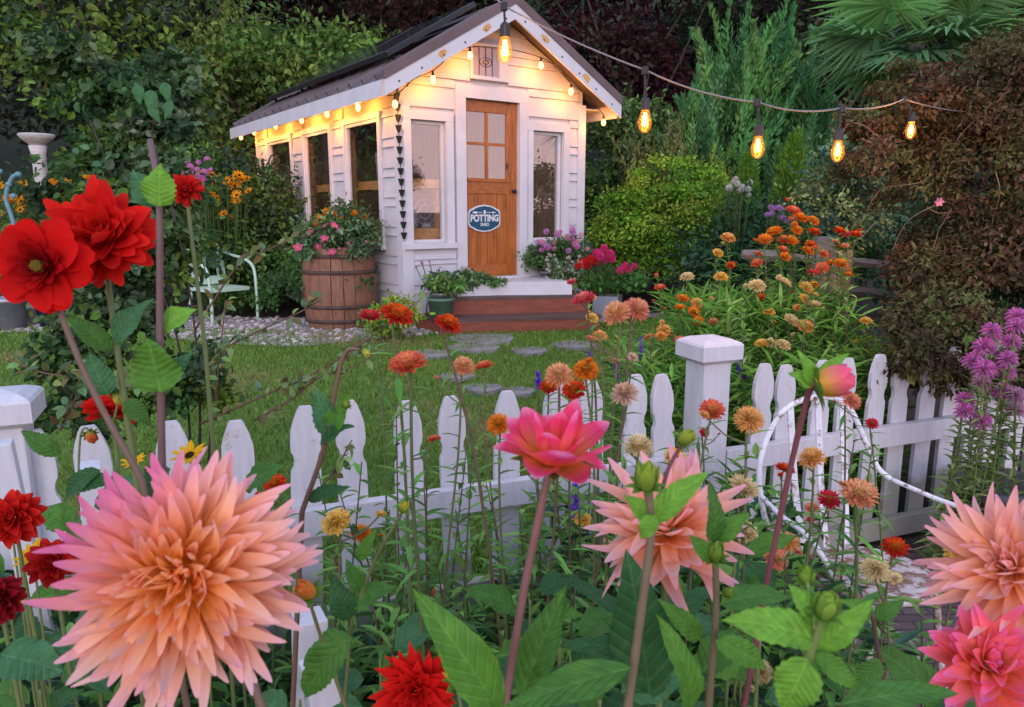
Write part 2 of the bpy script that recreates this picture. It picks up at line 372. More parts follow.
# ------------------------------------------------------------------ plant generators
def leafset(mb, P, D, Nn, L, W, C, fold=.25, droop=0.0):
    """many small pointed leaves: P base points, D directions, Nn rough normals"""
    n = len(P); D = norm(D); S = norm(np.cross(D, Nn)); U = np.cross(S, D)
    L = np.broadcast_to(L, (n,))[:, None]; W = np.broadcast_to(W, (n,))[:, None]
    q = U * W * fold; tip = P + D * L - U * L * droop
    a = P + D * L * .30; c = P + D * L * .66 - U * L * droop * .35
    v = np.stack([P, a - S * W * .46 + q, c - S * W * .40 + q * .9, tip, c + S * W * .40 + q * .9, a + S * W * .46 + q], 1).reshape(-1, 3)
    i = np.arange(n)[:, None] * 6
    f = np.concatenate([i + [0, 1, 2, 3], i + [0, 3, 4, 5]])
    mb.add(v, f, np.repeat(np.broadcast_to(C, (n, 3)), 6, axis=0)); return mb
def rnd_unit(n, rg=R):
    return norm(rg.normal(size=(n, 3)))
def pick(cols, n, jit=.2, rg=R):
    cols = np.asarray(cols, float); cols = cols * np.where((cols[:, 1] > cols[:, 0]) & (cols[:, 1] > cols[:, 2]), 2.0, 1.0)[:, None]; c = cols[rg.integers(0, len(cols), n)]
    return np.clip(c * (1 + rg.normal(size=(n, 1)) * jit) * (1 + rg.normal(size=(n, 3)) * .08), .002, .9)
def crown(mb, blobs, n, size, cols, clumps=60, cs=.22, aspect=.55, droop=.25, up=.3, rg=R, jit=.15, shell=.75):
    """leaf clumps spread over the outside of overlapping blobs (centre, radii)"""
    b = np.array([list(c) + list(r) for c, r in blobs], float)
    wt = (b[:, 3] * b[:, 4] * b[:, 5]) ** (2 / 3.); wt /= wt.sum()
    k = rg.choice(len(b), clumps, p=wt); d = rnd_unit(clumps, rg); d[:, 2] = np.abs(d[:, 2]) * .8 + d[:, 2] * .2
    rr = shell + (1.08 - shell) * rg.random(clumps)
    cc = b[k, :3] + norm(d) * b[k, 3:6] * rr[:, None]
    ccol = pick(cols, clumps, jit, rg)
    j = rg.integers(0, clumps, n)
    sp = (b[k[j], 3:6].mean(axis=1) * cs)[:, None]
    off = rg.normal(size=(n, 3)) * sp * np.array([1, 1, .6])
    P = cc[j] + off
    out = norm(P - b[k[j], :3])
    D = norm(out * .7 + rnd_unit(n, rg) * .8 + np.array([0, 0, -droop]))
    Nn = norm(np.array([0, 0, 1.]) * up + out * .6 + rnd_unit(n, rg) * .7)
    C = np.clip(ccol[j] * (1 + rg.normal(size=(n, 1)) * .18), .002, .9)
    L = size * (.6 + .8 * rg.random(n))
    return leafset(mb, P, D, Nn, L, L * aspect, C, .12, .12)
def plumes(mb, base, n, length, spread, cols, leaf, per, rg=R, upb=1.0, taper=.32):
    """feathery upswept sprays (juniper, cypress, dill-like shrubs); base is an (n,3) array"""
    for i in range(n):
        d = norm(np.array([rg.normal() * spread, rg.normal() * spread, upb + rg.random() * .6]))
        L = length * (.5 + .8 * rg.random()); t = rg.random(per) ** .8
        bend = norm(np.array([rg.normal(), rg.normal(), .2])) * L * .22
        ax = base[i] + d * (t * L)[:, None] + bend * (t * t)[:, None]
        rr = (taper * L * (1.02 - t) * .55 + .01)
        q = rnd_unit(per, rg); P = ax + q * rr[:, None] * rg.random((per, 1))
        D = norm(d + q * .55); c = pick(cols, 1, .18, rg)[0]
        leafset(mb, P, D, q + [0, 0, .5], leaf * (.6 + .8 * rg.random(per)), leaf * .3, c * (1 + rg.normal(size=(per, 1)) * .2).clip(.4, 1.8), .1)
    return mb
def trunk_mesh(mb, base, height, r0, limbs=5, spread=1.2, rg=R, col=(1, 1, 1)):
    base = np.asarray(base, float)
    pts = [base + [rg.normal() * .05 * k, rg.normal() * .05 * k, height * k / 4.] for k in range(5)]
    pts[0] = base - [0, 0, .1]
    mb.tube(curve(pts, 12), np.linspace(r0, r0 * .35, len(curve(pts, 12))), 8, col)
    for k in range(limbs):
        h = .35 + .6 * rg.random(); p0 = base + [0, 0, height * h]; a = rg.random() * 6.28
        e = p0 + np.array([math.cos(a) * spread, math.sin(a) * spread, height * (.25 + .3 * rg.random())])
        m = (p0 + e) / 2 + [0, 0, -.1]; c = curve([p0, m, e], 8)
        mb.tube(c, np.linspace(r0 * .4, r0 * .08, len(c)), 6, col)
    return mb
def tree(name, label, cat, px, Y, ztop, blobs, n, size, cols, group=None, clumps=60, matl=None, trunk=.12, x=None, **k):
    X = at(px, 200, Y)[0] if x is None else x; g = gz(X, Y)
    t = thing(name, label, cat, (X, Y, g), group)
    b = MB(); crown(b, [((X + c[0], Y + c[1], g + c[2]), r) for c, r in blobs], n, size, cols, clumps, **k); b.build('crown', matl or M_leaf, t)
    if trunk: tb = MB(); trunk_mesh(tb, (X, Y, g), ztop * .75, trunk, 6, ztop * .22); tb.build('trunk', M_bark, t, True)
    return t
def bigleaf(mb, base, tip, width, nrm, col, curl=.12, fold=.26, serr=.06, nu=18, shape=.42, wave=.07, rg=R):
    """one large leaf with a midrib fold, toothed edge and a droop toward the tip; LeafUV carries the vein coordinates"""
    base = np.asarray(base, float); tip = np.asarray(tip, float); d = tip - base; L = np.linalg.norm(d); d /= L
    s = norm(np.cross(d, nrm)); u = np.cross(s, d)
    nv = 4; V = []; UV = []; C = []
    col = np.asarray(col, float); ph = rg.random() * 6
    for i in range(nu + 1):
        t = i / nu
        w = (math.sin(math.pi * min(1, t ** (.5 / (shape + .2)) if t > 0 else 0)) ** .85) * (1 - .25 * t) if 0 < t < 1 else 0
        w = max(w, .03 if t < .5 else 0.0) * width * .5
        if i % 2 and 1 < i < nu: w *= 1 - serr * 2.2
        c = base + d * L * t + u * (curl * L * (4 * t * (1 - t)) - curl * L * t * t * .8)
        for j in range(-nv, nv + 1):
            q = j / nv
            V.append(c + s * w * q + u * (fold * w * abs(q) + wave * width * math.sin(t * 11 + ph + (2 if j > 0 else 0)) * q * q) + d * w * .12 * -abs(q))
            UV.append((t, q * w / (width * .5 + 1e-9))); C.append(col * (1 + .10 * rg.normal()))
    m = 2 * nv + 1
    f = [(i * m + j, i * m + j + 1, (i + 1) * m + j + 1, (i + 1) * m + j) for i in range(nu) for j in range(m - 1)]
    mb.add(V, f, np.clip(C, .003, .9))
    if mb.uv is None: mb.uv = []
    mb.uv.append(np.array(UV)); return mb
def petal(mb, o, d, nrm, L, W, c0, c1, cup=.35, curl=.15, pt=1.0, nu=7, nv=4, roll=0.0, tipc=None, wid0=.35, rg=R):
    """one petal: c0 at the base, c1 toward the tip, rolled sides (roll) for quilled petals, pt>0 pointed"""
    d = norm(d); s = norm(np.cross(d, nrm)); u = np.cross(s, d); V = []; C = []
    c0 = np.asarray(c0, float); c1 = np.asarray(c1, float); tipc = c1 if tipc is None else np.asarray(tipc, float)
    k = 1 + .07 * rg.normal(); tw = rg.normal() * (.24 if roll else .12)
    for i in range(nu + 1):
        t = 1 - (1 - i / nu) ** 1.7
        x = max(0, t - .42) / .58; w = (wid0 + (1 - wid0) * float(smooth(t / .55))) * ((1 - pt) * max(0, 1 - x ** 2.6) ** .5 + pt * max(0, 1 - x ** 1.7) ** .9) if t < 1 else .05
        w *= W * .5
        c = o + d * L * t + u * curl * L * t * t + s * tw * L * t * t
        cc = c0 + (c1 - c0) * smooth(t * 1.15) if t < .8 else c1 + (tipc - c1) * (t - .8) * 5
        for j in range(-nv, nv + 1):
            q = j / nv; a = q * (roll * 2.4) * (1 - .5 * t) if roll else 0
            if roll: V.append(c + s * w * (math.sin(a) / (roll * 2.4) if roll else q) * 1.3 + u * w * (1 - math.cos(a)) / (roll * 1.7))
            else: V.append(c + s * w * q + u * cup * w * q * q)
            C.append(cc * k * (1 - .10 * (abs(q) < .2) + .07 * ((j + nv) % 2)))
    m = 2 * nv + 1
    f = [(i * m + j, i * m + j + 1, (i + 1) * m + j + 1, (i + 1) * m + j) for i in range(nu) for j in range(m - 1)]
    return mb.add(V, f, np.clip(C, 0, .95))
def dahlia_head(n, Rr, W, cfun, axis, ctr, maxpol=115, style='cactus', rg=R, inner=.25, pt=1.0, roll=.55, core=.12):
    """petals on a golden-angle spiral; pol = angle from the axis"""
    mb = MB(); M = axis_frame((0, 0, 0), axis)[:3, :3]; ctr = np.asarray(ctr, float)
    for i in range(n):
        t = (i + .5) / n; pol = rad(maxpol) * t ** .72; az = i * 2.39996 + rg.normal() * .1
        pol2 = pol + rg.normal() * (.10 if style == 'cactus' else .05)
        dl = np.array([math.sin(pol2) * math.cos(az), math.sin(pol2) * math.sin(az), math.cos(pol2)])
        d = M @ dl; ax = M[:, 2]
        L = Rr * (inner + (1 - inner) * smooth(t * 1.7)) * ((.72 + .36 * rg.random()) if style == 'cactus' else (.92 + .16 * rg.random())) * (1 if t < .8 else .95)
        nrm = norm(ax - d * np.dot(ax, d) + 1e-4)           # the upper side of the petal looks along the axis
        c0, c1, ct = cfun(t, az, rg)
        if style == 'cactus':
            petal(mb, ctr + d * Rr * core, d, nrm, L * (1 - core), W * (.7 + .5 * smooth(t * 2)), c0, c1, .5, .14 + rg.normal() * .2, pt, 9, 3, roll, ct, .5, rg)
        else:
            petal(mb, ctr + d * Rr * core, d, nrm, L * (1 - core), W * (.55 + .6 * smooth(t * 1.6)), c0, c1, .55 + .5 * (1 - t), .28 * (1 - t) - .12 * t + rg.normal() * .04, pt, 7, 3, 0, ct, .5, rg)
    return mb
# ---- strawflower blooms, one mesh per colour and shape, shared by the copies
def bloom_mesh(name, outer, inner, centre, shape, seed):
    rg = np.random.default_rng(seed); mb = MB()
    rings = {'open': 8, 'button': 7, 'fluffy': 10}[shape]
    for k in range(rings):
        t = k / (rings - 1)
        if shape == 'button': n, el, L, W, r0 = 26 - 2 * k, -25 + 72 * t, .38 - .16 * t, .16, .20
        elif shape == 'open': n, el, L, W, r0 = 28 - 2 * k, -8 + 50 * t, .44 - .20 * t, .13, .17
        else: n, el, L, W, r0 = 34 - 2 * k, -22 + 92 * t, .50 - .14 * t, .075, .09
        for i in range(n):
            a = i * 2 * math.pi / n + k * .37 + rg.normal() * .06; e = rad(el + rg.normal() * 7)
            dh = np.array([math.cos(a), math.sin(a), 0]); d = dh * math.cos(e) + np.array([0, 0, math.sin(e)])
            nrm = np.array([0, 0, 1.]) * math.cos(e) - dh * math.sin(e)
            c = np.asarray(outer) * (1 - t) + np.asarray(inner) * t; c = c * (1 + .14 * rg.normal())
            o = dh * r0 * (1 - .6 * t) + np.array([0, 0, .02 + .10 * t])
            petal(mb, o, d, nrm, L * (.9 + .2 * rg.random()), W, c * .9, c, .6, .30 if shape != 'fluffy' else .12, .5 if shape == 'button' else .8, 4, 1, 0, np.clip(c * 1.12, 0, .92), .75, rg)
    o = mb.build(name, M_petal); me = o.data; bpy.data.objects.remove(o)
    cb = MB(); n = 70
    for i in range(n):
        r = .25 * math.sqrt(i / n); a = i * 2.39996; z = .17 + .05 * (1 - (r / .25) ** 2)
        p = np.array([r * math.cos(a), r * math.sin(a), z])
        cb.tube([p - [0, 0, .06], p + [0, 0, .03], p + [r * .2 * math.cos(a), r * .2 * math.sin(a), .055]], [.016, .016, .003], 4, np.clip(np.asarray(centre) * (1 + .2 * rg.normal()), 0, .9))
    cb.lathe([(.0, .02), (.24, .05), (.24, .13), (.14, .17), (0.001, .18)], 12, centre)
    o = cb.build('bloom_centre', M_petal); mc = o.data; bpy.data.objects.remove(o)
    return me, mc
def stem_leaves(mb, pts, n, L, W, cols, rg=R, lo=.0, hi=.92, upw=.35, droop=.25, face=None):
    """narrow lance-shaped leaves along a stem, each bent in three steps"""
    pts = np.asarray(pts); m = len(pts)
    for i in range(n):
        t = lo + (hi - lo) * (i + rg.random()) / n; q = t * (m - 1); a = int(q); p = pts[a] + (pts[min(a + 1, m - 1)] - pts[a]) * (q - a)
        az = i * 2.4 + rg.normal() * .4; l = L * (.6 + .6 * rg.random()) * (1 - .45 * t); w = W * (.7 + .5 * rg.random()) * (1 - .3 * t)
        d = norm(np.array([math.cos(az), math.sin(az), upw + .3 * rg.normal()])); s = norm(np.cross(d, [0, 0, 1.])); u = np.cross(s, d)
        c = pick(cols, 1, .18, rg)[0]; V = []
        for k in range(5):
            tt = k / 4; ww = w * .5 * (math.sin(math.pi * (.12 + .88 * tt) ** .8) if k < 4 else .02)
            cpt = p + d * l * tt + np.array([0, 0, -1.]) * droop * l * tt * tt
            V += [cpt - s * ww + u * ww * .35, cpt, cpt + s * ww + u * ww * .35]
        f = [(k * 3 + j, k * 3 + j + 1, k * 3 + j + 4, k * 3 + j + 3) for k in range(4) for j in range(2)]
        mb.add(V, f, c)
    return mb
GREENS = [(.035, .085, .022), (.05, .12, .03), (.028, .07, .03), (.07, .14, .035)]
DKGREENS = [(.018, .045, .018), (.026, .06, .022), (.02, .05, .03)]
# ------------------------------------------------------------------ the setting: ground, lawn, gravel, patio
def sheet(name, A, B, n, m, dz, matl, kind='structure', flat=None):
    """strip lofted between two polylines on the ground"""
    A = resample(A, n); B = resample(B, n); V = []
    for i in range(n):
        for j in range(m + 1):
            p = A[i] + (B[i] - A[i]) * j / m; V.append((p[0], p[1], (gz(p[0], p[1]) if flat is None else flat) + dz))
    f = [(i * (m + 1) + j, i * (m + 1) + j + 1, (i + 1) * (m + 1) + j + 1, (i + 1) * (m + 1) + j) for i in range(n - 1) for j in range(m)]
    mb = MB(); mb.add(V, f); o = mb.build(name, matl, None, True); tag(o, kind=kind); return o
def resample(P, n):
    P = np.asarray(P, float); d = np.r_[0, np.cumsum(np.linalg.norm(np.diff(P, axis=0), axis=1))]; t = np.linspace(0, d[-1], n)
    return np.stack([np.interp(t, d, P[:, i]) for i in range(2)], 1)
# ground: one sheet, fine near the garden, out to the horizon
xs = np.concatenate([[-400, -150, -60, -30, -16], np.linspace(-10, 10, 61), [16, 30, 60, 150, 400]])
ys = np.concatenate([[-400, -150, -50, -15, -5, -2], np.linspace(0, 14, 57), [20, 30, 60, 150, 400]])
gb = MB(); XX, YY = np.meshgrid(xs, ys, indexing='ij'); ZZ = gz(XX, YY)
gf = [(i * len(ys) + j, (i + 1) * len(ys) + j, (i + 1) * len(ys) + j + 1, i * len(ys) + j + 1) for i in range(len(xs) - 1) for j in range(len(ys) - 1)]
gb.add(np.stack([XX, YY, ZZ], -1).reshape(-1, 3), gf); tag(gb.build('ground', M_soil, None, True), kind='structure')
def fl(x, s=0.0): return (x, 2.7 + .4 * x + s)                       # the line of the picket fence, s behind it
lawnF = [fl(-7, .16), fl(-2, .16), fl(0.6, .16), fl(2.0, .2)]
lawnB = [(-7.5, 7.5), (-3, 7.55), (-1.9, 7.35), (-.6, 7.5), (1.0, 8.3), (2.2, 8.4)]
sheet('lawn', lawnF, lawnB, 40, 30, .012, M_turf)
gA = [tuple(on_ground(*p)[:2]) for p in [(-80, 334), (110, 334), (225, 346), (300, 349), (352, 343), (430, 336)]]
gB = [tuple(on_ground(*p)[:2]) for p in [(-80, 317), (110, 318), (215, 318), (345, 321), (380, 326), (430, 332)]]
sheet('gravel_path', gA, gB, 30, 8, .02, M_gravel)
sheet('patio', [(.98, -1), (.98, 2.95)], [(4.5, -1), (4.5, 4.2)], 14, 8, .006, M_patio, flat=0)
sheet('gravel_bed', [(1.0, 8.15), (2.2, 8.5)], [(.95, 8.5), (2.3, 8.9)], 6, 4, .022, M_gravel)
# wooded bank added behind the trees so gaps between leaves show dark
sheet('added_hill', [(-60, 24), (60, 24)], [(-80, 60), (80, 60)], 30, 10, 0.0, surf('bank', (.012, .018, .010), (.03, .035, .018), 1.5, .95, 1, 6))
hv = bpy.data.objects['added_hill'].data
for v in hv.vertices: v.co.z = SHEDZ - .1 + 17 * float(smooth((v.co.y - 23) / 14)) + math.sin(v.co.x * .5) * .6
# pebbles lying on the gravel
pb = MB(); ico = bmesh.new(); bmesh.ops.create_icosphere(ico, subdivisions=1, radius=1); ico.verts.index_update()
iv = np.array([v.co[:] for v in ico.verts]); jf = np.array([[v.index for v in f.verts] for f in ico.faces]); ico.free()
A_, B_ = resample(gA, 60), resample(gB, 60)
for k in range(1500):
    i = R.integers(0, 60); p = A_[i] + (B_[i] - A_[i]) * R.random() + R.normal(size=2) * .04; r = .012 + .022 * R.random()
    c = np.array([.50, .45, .44]) * (.45 + .75 * R.random()); pb.add(iv * r * [1, 1.2, .6] + [p[0], p[1], gz(*p) + .026], jf, c)
tag(pb.build('pebbles', leafmat('pebble', .9, 0, var=.2)), kind='stuff')
# short grass standing on the lawn
gr = MB(); n = 150000; t = R.random(n); AF, BF = resample(lawnF, 200), resample(lawnB, 200)
i = (R.random(n) * 200).astype(int); u = R.random(n) ** 1.25
gp = AF[i] + (BF[i] - AF[i]) * u[:, None] + R.normal(size=(n, 2)) * .03
keep = (np.abs(gp[:, 0]) < .78 * gp[:, 1] + .3); gp = gp[keep]; n = len(gp)
base = np.c_[gp, gz(gp[:, 0], gp[:, 1]) + .008]
patch = np.sin(gp[:, 0] * 2.3 + np.sin(gp[:, 1] * 1.7) * 1.6) + np.sin(gp[:, 1] * 3.1 + gp[:, 0] * .9) + R.normal(size=n) * .5
gc = np.where((patch > 1.3)[:, None], pick([(.34, .27, .12), (.28, .25, .10)], n, .2), pick([(.05, .105, .014), (.07, .135, .02), (.10, .15, .03)], n, .25))
gd = norm(np.c_[R.normal(size=(n, 2)) * .55, np.ones(n)]); leafset(gr, base, gd, rnd_unit(n), .028 + .03 * R.random(n), .007, gc, .0)
tag(gr.build('grass', M_leaf), kind='stuff')
# stepping stones
STONES = [(485, 341, 58, 'long grey stepping stone nearest the red porch step'), (474, 350, 46, 'grey stepping stone sunk in grass below the long one'),
          (529, 353, 38, 'pale angular stepping stone in the middle of the lawn trail'), (427, 357, 40, 'broad grey stepping stone below the sage green pot'),
          (573, 347, 40, 'grey stepping stone at the end of the trail under the peach strawflowers'), (482, 391, 36, 'small grey stepping stone just behind two picket tips'),
          (517, 394, 32, 'small pale stepping stone beside the coral flowers by the pickets'), (456, 379, 30, 'grey stepping stone half grown over on the mown lawn')]
for px, py, w, lab in STONES:
    p = on_ground(px, py); w = w * 1.22 * p[1] / FPX
    poly = [(math.cos(a) * w * .52 * (.8 + .35 * R.random()), math.sin(a) * w * .48 * (.8 + .35 * R.random())) for a in np.linspace(0, 6.283, 9)[:-1]]
    b = MB(); b.prism(poly, -.03, .032); v = b.v[-1]; v[len(v) // 2:, :2] *= .95
    o = b.build('stepping_stone', M_flag); o.location = p; tag(o, lab, 'stepping stone', 'stepping stones across the lawn')

# ------------------------------------------------------------------ picket fence with its corner post
FD = norm(np.array([1, .4, 0.])); FN = np.array([FD[1], -FD[0], 0])   # along the fence, toward the camera
def fpt(s, n=0, z=0): return np.array([.82, 2.7 + .4 * .82, 0]) + FD * s + FN * n + np.array([0, 0, z])
FM = frame(fpt(0), FD, -FN, (0, 0, 1))
fence = thing('picket_fence', 'white picket fence with rails and a capped square post running across the garden', 'fence', fpt(0))
PO = [(0, .018), (.012, .026), (.05, .040), (.085, .049), (.13, .051), (.155, .049), (.172, .041), (.19, .038), (.21, .041), (.228, .050), (.26, .051)]
PTOP = .945
def picket_poly(top, bot=.05, w=1.0):
    r = [(h * w, -d) for d, h in PO]
    return [(x, top + z) for x, z in r] + [(.051 * w, bot), (-.051 * w, bot)] + [(-x, top + z) for x, z in reversed(r)]
def picket(s, top=PTOP, tilt=0.0):
    b = MB(); P = picket_poly(top + R.normal() * .006)
    M = FM @ frame((s, -.006, 0), (math.cos(tilt), 0, math.sin(tilt)), (-math.sin(tilt), 0, math.cos(tilt)), (0, -1, 0))
    b.prism(P, -.010, .010, M); return b.build('picket', M_fence, fence)
pick_x = [(762), (795), (825), (852), (878)]
s0 = -.165
for k in range(13): picket(s0 - .188 * k + R.normal() * .004, PTOP + R.normal() * .008, R.normal() * .02)
for k in range(12): picket(.265 + .170 * k, PTOP + R.normal() * .008, R.normal() * .018)
def rail(s0, s1, z0, z1):
    b = MB(); b.box((s0, -.062, z0), (s1, -.018, z1), M=FM, ch=.004); b.build('rail', M_fence, fence)
rail(-2.43, -.075, .50, .60); rail(.075, 2.4, .50, .60); rail(-2.43, -.075, .12, .22); rail(.075, 2.4, .03, .13)
def post(s):
    b = MB(); b.box((s - .066, -.066, -.05), (s + .066, .066, 1.0), M=FM, ch=.006); po = b.build('post', M_fence, fence)
    c = MB(); h = .098
    prof = [(h * .80, .985), (h, 1.0), (h, 1.058), (h * .93, 1.068), (h * .62, 1.082), (.001, 1.092)]
    v = []
    for r, z in prof: v += [(s + r * a, r * bb, z) for a, bb in ((-1, -1), (1, -1), (1, 1), (-1, 1))]
    f = [(i * 4 + j, i * 4 + (j + 1) % 4, i * 4 + 4 + (j + 1) % 4, i * 4 + 4 + j) for i in range(len(prof) - 1) for j in range(4)]
    c.add(xf(v, FM), f + [(3, 2, 1, 0)]); c.build('post_cap', M_fence, po)
post(0.0); post(-2.50)
for px, py, Y, w, h, lab in [(34, 447, 1.75, .05, .22, 'tall white pointed stake among ivy beside the fence end'), (58, 470, 1.7, .045, .2, 'short white stake behind the red cactus dahlia'),
                             (362, 660, 1.15, .05, .3, 'white stake leaning beside the bright red dahlia at the bottom'), (292, 628, 1.25, .055, .5, 'white board stake behind the huge peach dahlia')]:
    p = at(px, py, Y); b = MB(); b.box((-w / 2, -.03, 0), (w / 2, .03, p[2] + .02), ch=.003)
    b.v[-1][b.v[-1][:, 2] > p[2] - .02] += [0, 0, 0]
    o = b.build('garden_stake', M_fence); o.location = (p[0], p[1], 0); o.rotation_euler = (R.normal() * .03, -.09 if 'lean' in lab else R.normal() * .04, .5); tag(o, lab, 'stake', 'white garden stakes')

# ------------------------------------------------------------------ worn white metal armchair
S = on_z(872, 573, .45); dv = norm(np.array([.34, -.94, 0])); rv = np.array([-dv[1], dv[0], 0])   # dv: way it faces; rv: its right as seen from the camera
def cp(f, r, z): return np.array([S[0], S[1], 0]) + dv * f + rv * r + np.array([0, 0, z])
ch = thing('garden_chair', 'worn white metal garden armchair with an arched slatted back and round rusty seat', 'chair', (S[0], S[1], 0))
b = MB(); prof = [(.001, .455), (.13, .452), (.172, .458), (.182, .450), (.178, .440), (.13, .436), (.001, .438)]
b.lathe(prof, 36, M=frame((S[0], S[1], 0), rv, dv * 1.0, (0, 0, 1)), cap=False); b.build('seat', M_irons, ch, True)
b = MB(); b.tube([cp(.185 * math.cos(a), .185 * math.sin(a), .447) for a in np.linspace(0, 6.283, 37)], .010, 8, cap=False); b.build('seat_rim', M_irons, ch, True)
back = [cp(-.18, -.22, .46), cp(-.225, -.262, .62), cp(-.26, -.255, .78), cp(-.285, -.16, .925), cp(-.295, -.01, .965), cp(-.285, .12, .925), cp(-.26, .195, .79), cp(-.235, .235, .70)]
armr = [cp(-.20, .262, .665), cp(-.05, .29, .65), cp(.10, .315, .64), cp(.20, .32, .58), cp(.20, .29, .49), cp(.14, .22, .447), cp(.09, .17, .440)]
b = MB(); b.tube(curve(back + armr[:1], 50), .0098, 8); b.build('back_frame', M_iron, ch, True)
b = MB(); b.tube(curve(armr, 40), .0085, 8); b.build('arm', M_iron, ch, True)
arml = [cp(-.24, -.262, .66), cp(-.10, -.30, .655), cp(.03, -.30, .635), (cp(.085, -.275, .57)), cp(.065, -.215, .475), cp(.02, -.178, .447)]
b = MB(); b.tube(curve(arml, 40), .0085, 8); b.build('arm', M_iron, ch, True)
for r0, zt in ((-.125, .945), (-.01, .968), (.10, .935)):
    b = MB(); p = curve([cp(-.19, r0 * .8, .45), cp(-.235, r0 * .95, .65), cp(-.285, r0, zt)], 12)
    for q in range(len(p) - 1):
        b.add([p[q] - rv * .0125, p[q] + rv * .0125, p[q + 1] + rv * .0125, p[q + 1] - rv * .0125] + [x - dv * .006 for x in (p[q] - rv * .0125, p[q] + rv * .0125, p[q + 1] + rv * .0125, p[q + 1] - rv * .0125)], [(0, 1, 2, 3), (7, 6, 5, 4), (0, 3, 7, 4), (1, 5, 6, 2)])
    b.build('back_slat', M_iron, ch)
for f0, r0 in ((-.15, -.14), (-.15, .14), (.13, .13), (.13, -.13)):
    b = MB(); b.tube(curve([cp(f0, r0, .44), cp(f0 * 1.15, r0 * 1.1, .25), cp(f0 * 1.5, r0 * 1.3, 0)], 8), .0115, 7); b.build('leg', M_irons, ch, True)
b = MB(); b.tube([cp(.155 * math.cos(a), .15 * math.sin(a), .2) for a in np.linspace(0, 6.283, 31)], .007, 6, cap=False); b.build('stretcher', M_irons, ch, True)
# ------------------------------------------------------------------ potting shed (local frame: x along the front, y back, z from the wall foot)
A_R = rad(35.2); EX = np.array([math.cos(A_R), math.sin(A_R), 0]); EY = np.array([-math.sin(A_R), math.cos(A_R), 0])
P0 = at(405, 296, 7.5)
SM = frame(P0, EX, EY, (0, 0, 1))
def sl(x, y, z): return P0 + EX * x + EY * y + np.array([0, 0, z])
def plane_hit(px, py, P, n):
    r = ray(px, py); c = np.array([0, 0, CAMH]); return c + r * (np.dot(P - c, n) / np.dot(r, n))
SW, SLN, HW, RX, RZ = 2.34, 4.62, 2.03, 1.15, 2.90      # width, length, wall height, ridge x, ridge z
OVF, OVS = .30, .29
shed = thing('potting_shed', 'small white boarded potting shed with brown metal roof and pine door', 'shed', P0)
def sb(mb, a, b, ch=0): return mb.box(a, b, M=SM, ch=ch)
DOOR = (.735, 1.415, .145, 1.985)
WF = [(.10, .50, .525, 1.735), (1.60, 2.03, .515, 1.715)]
WS = [(.47, 1.32, .505, 1.785), (1.80, 2.64, .505, 1.785), (3.14, 4.05, .505, 1.785)]
def roof_z(x): return HW - .0 + (RZ - .15 - HW) * (1 - abs(x - RX) / (RX if x < RX else SW - RX))
def wall_grid(mb, u0, u1, z0, z1, holes, put, th=.09):
    us = sorted({u0, u1, *[h[0] for h in holes], *[h[1] for h in holes]}); zs = sorted({z0, z1, *[h[2] for h in holes], *[h[3] for h in holes]})
    for a, b in zip(us, us[1:]):
        for c, d in zip(zs, zs[1:]):
            if not any(h[0] <= a and b <= h[1] and h[2] <= c and d <= h[3] for h in holes): put(mb, a, b, c, d, th)
def putF(mb, a, b, c, d, th): sb(mb, (a, .014, c), (b, th, d))
def putS(mb, a, b, c, d, th): sb(mb, (.014, a, c), (th, b, d))
w = MB(); wall_grid(w, .014, SW - .014, -.36, HW, [DOOR] + WF, putF)
w.prism([(.014, HW), (SW - .014, HW), (SW - .014, 2.175), (RX, RZ - .035), (.014, 2.175)], -.09, -.014, SM @ frame((0, 0, 0), (1, 0, 0), (0, 0, 1), (0, -1, 0)))
w.build('front_wall', M_white, shed)
w = MB(); wall_grid(w, .09, SLN, -.36, HW, WS, putS); w.build('side_wall', M_white, shed)
w = MB(); sb(w, (SW - .09, .09, -.36), (SW - .014, SLN, HW)); w.build('side_wall', M_inside, shed)
w = MB(); sb(w, (.09, SLN - .09, -.36), (SW - .09, SLN, HW)); w.prism([(.014, HW), (SW - .014, HW), (SW - .014, 2.175), (RX, RZ - .035), (.014, 2.175)], -SLN, -SLN + .08, SM @ frame((0, 0, 0), (1, 0, 0), (0, 0, 1), (0, -1, 0))); w.build('back_wall', M_inside, shed)
w = MB(); sb(w, (.09, .09, .05), (SW - .09, SLN - .09, .12)); w.build('floor_boards', M_inside, shed)
w = MB(); sb(w, (.095, .5, HW - .06), (SW - .095, .6, HW)); sb(w, (.095, 2.2, HW - .06), (SW - .095, 2.3, HW)); w.build('ceiling_beam', M_bench, shed)
# lapped boards: courses of two heights, cut by the openings, some with a vertical joint
def courses():
    z = -.20; k = 0; out = []
    while z < RZ - .2:
        h = .205 if k % 2 == 0 else .088; out.append((z, z + h)); z += h; k += 1
    return out
def boards(put, u0, u1, holes, ztop, lim=None, rg=R):
    for z0, z1 in courses():
        z1 = min(z1, ztop)
        if z1 - z0 < .02: continue
        cuts = [(u0, u1)]
        for h in holes:
            if h[2] - .10 < z1 - .02 and h[3] + .10 > z0 + .02:
                nc = []
                for p, q in cuts:
                    if h[1] <= p or h[0] >= q: nc.append((p, q)); continue
                    if h[0] > p: nc.append((p, h[0]))
                    if h[1] < q: nc.append((h[1], q))
                cuts = nc
        for p, q in cuts:
            u = p
            while u < q - 1e-6:
                e = min(q, u + .35 + .9 * rg.random())
                if q - e < .15: e = q
                put(u + .0018, e - .0018, z0, z1); u = e
def limF(z):
    f = 1.0 if z < 2.17 else (RZ - .045 - z) / (RZ - .045 - 2.17)
    return RX - RX * f, RX + (SW - RX) * f
sd = MB()
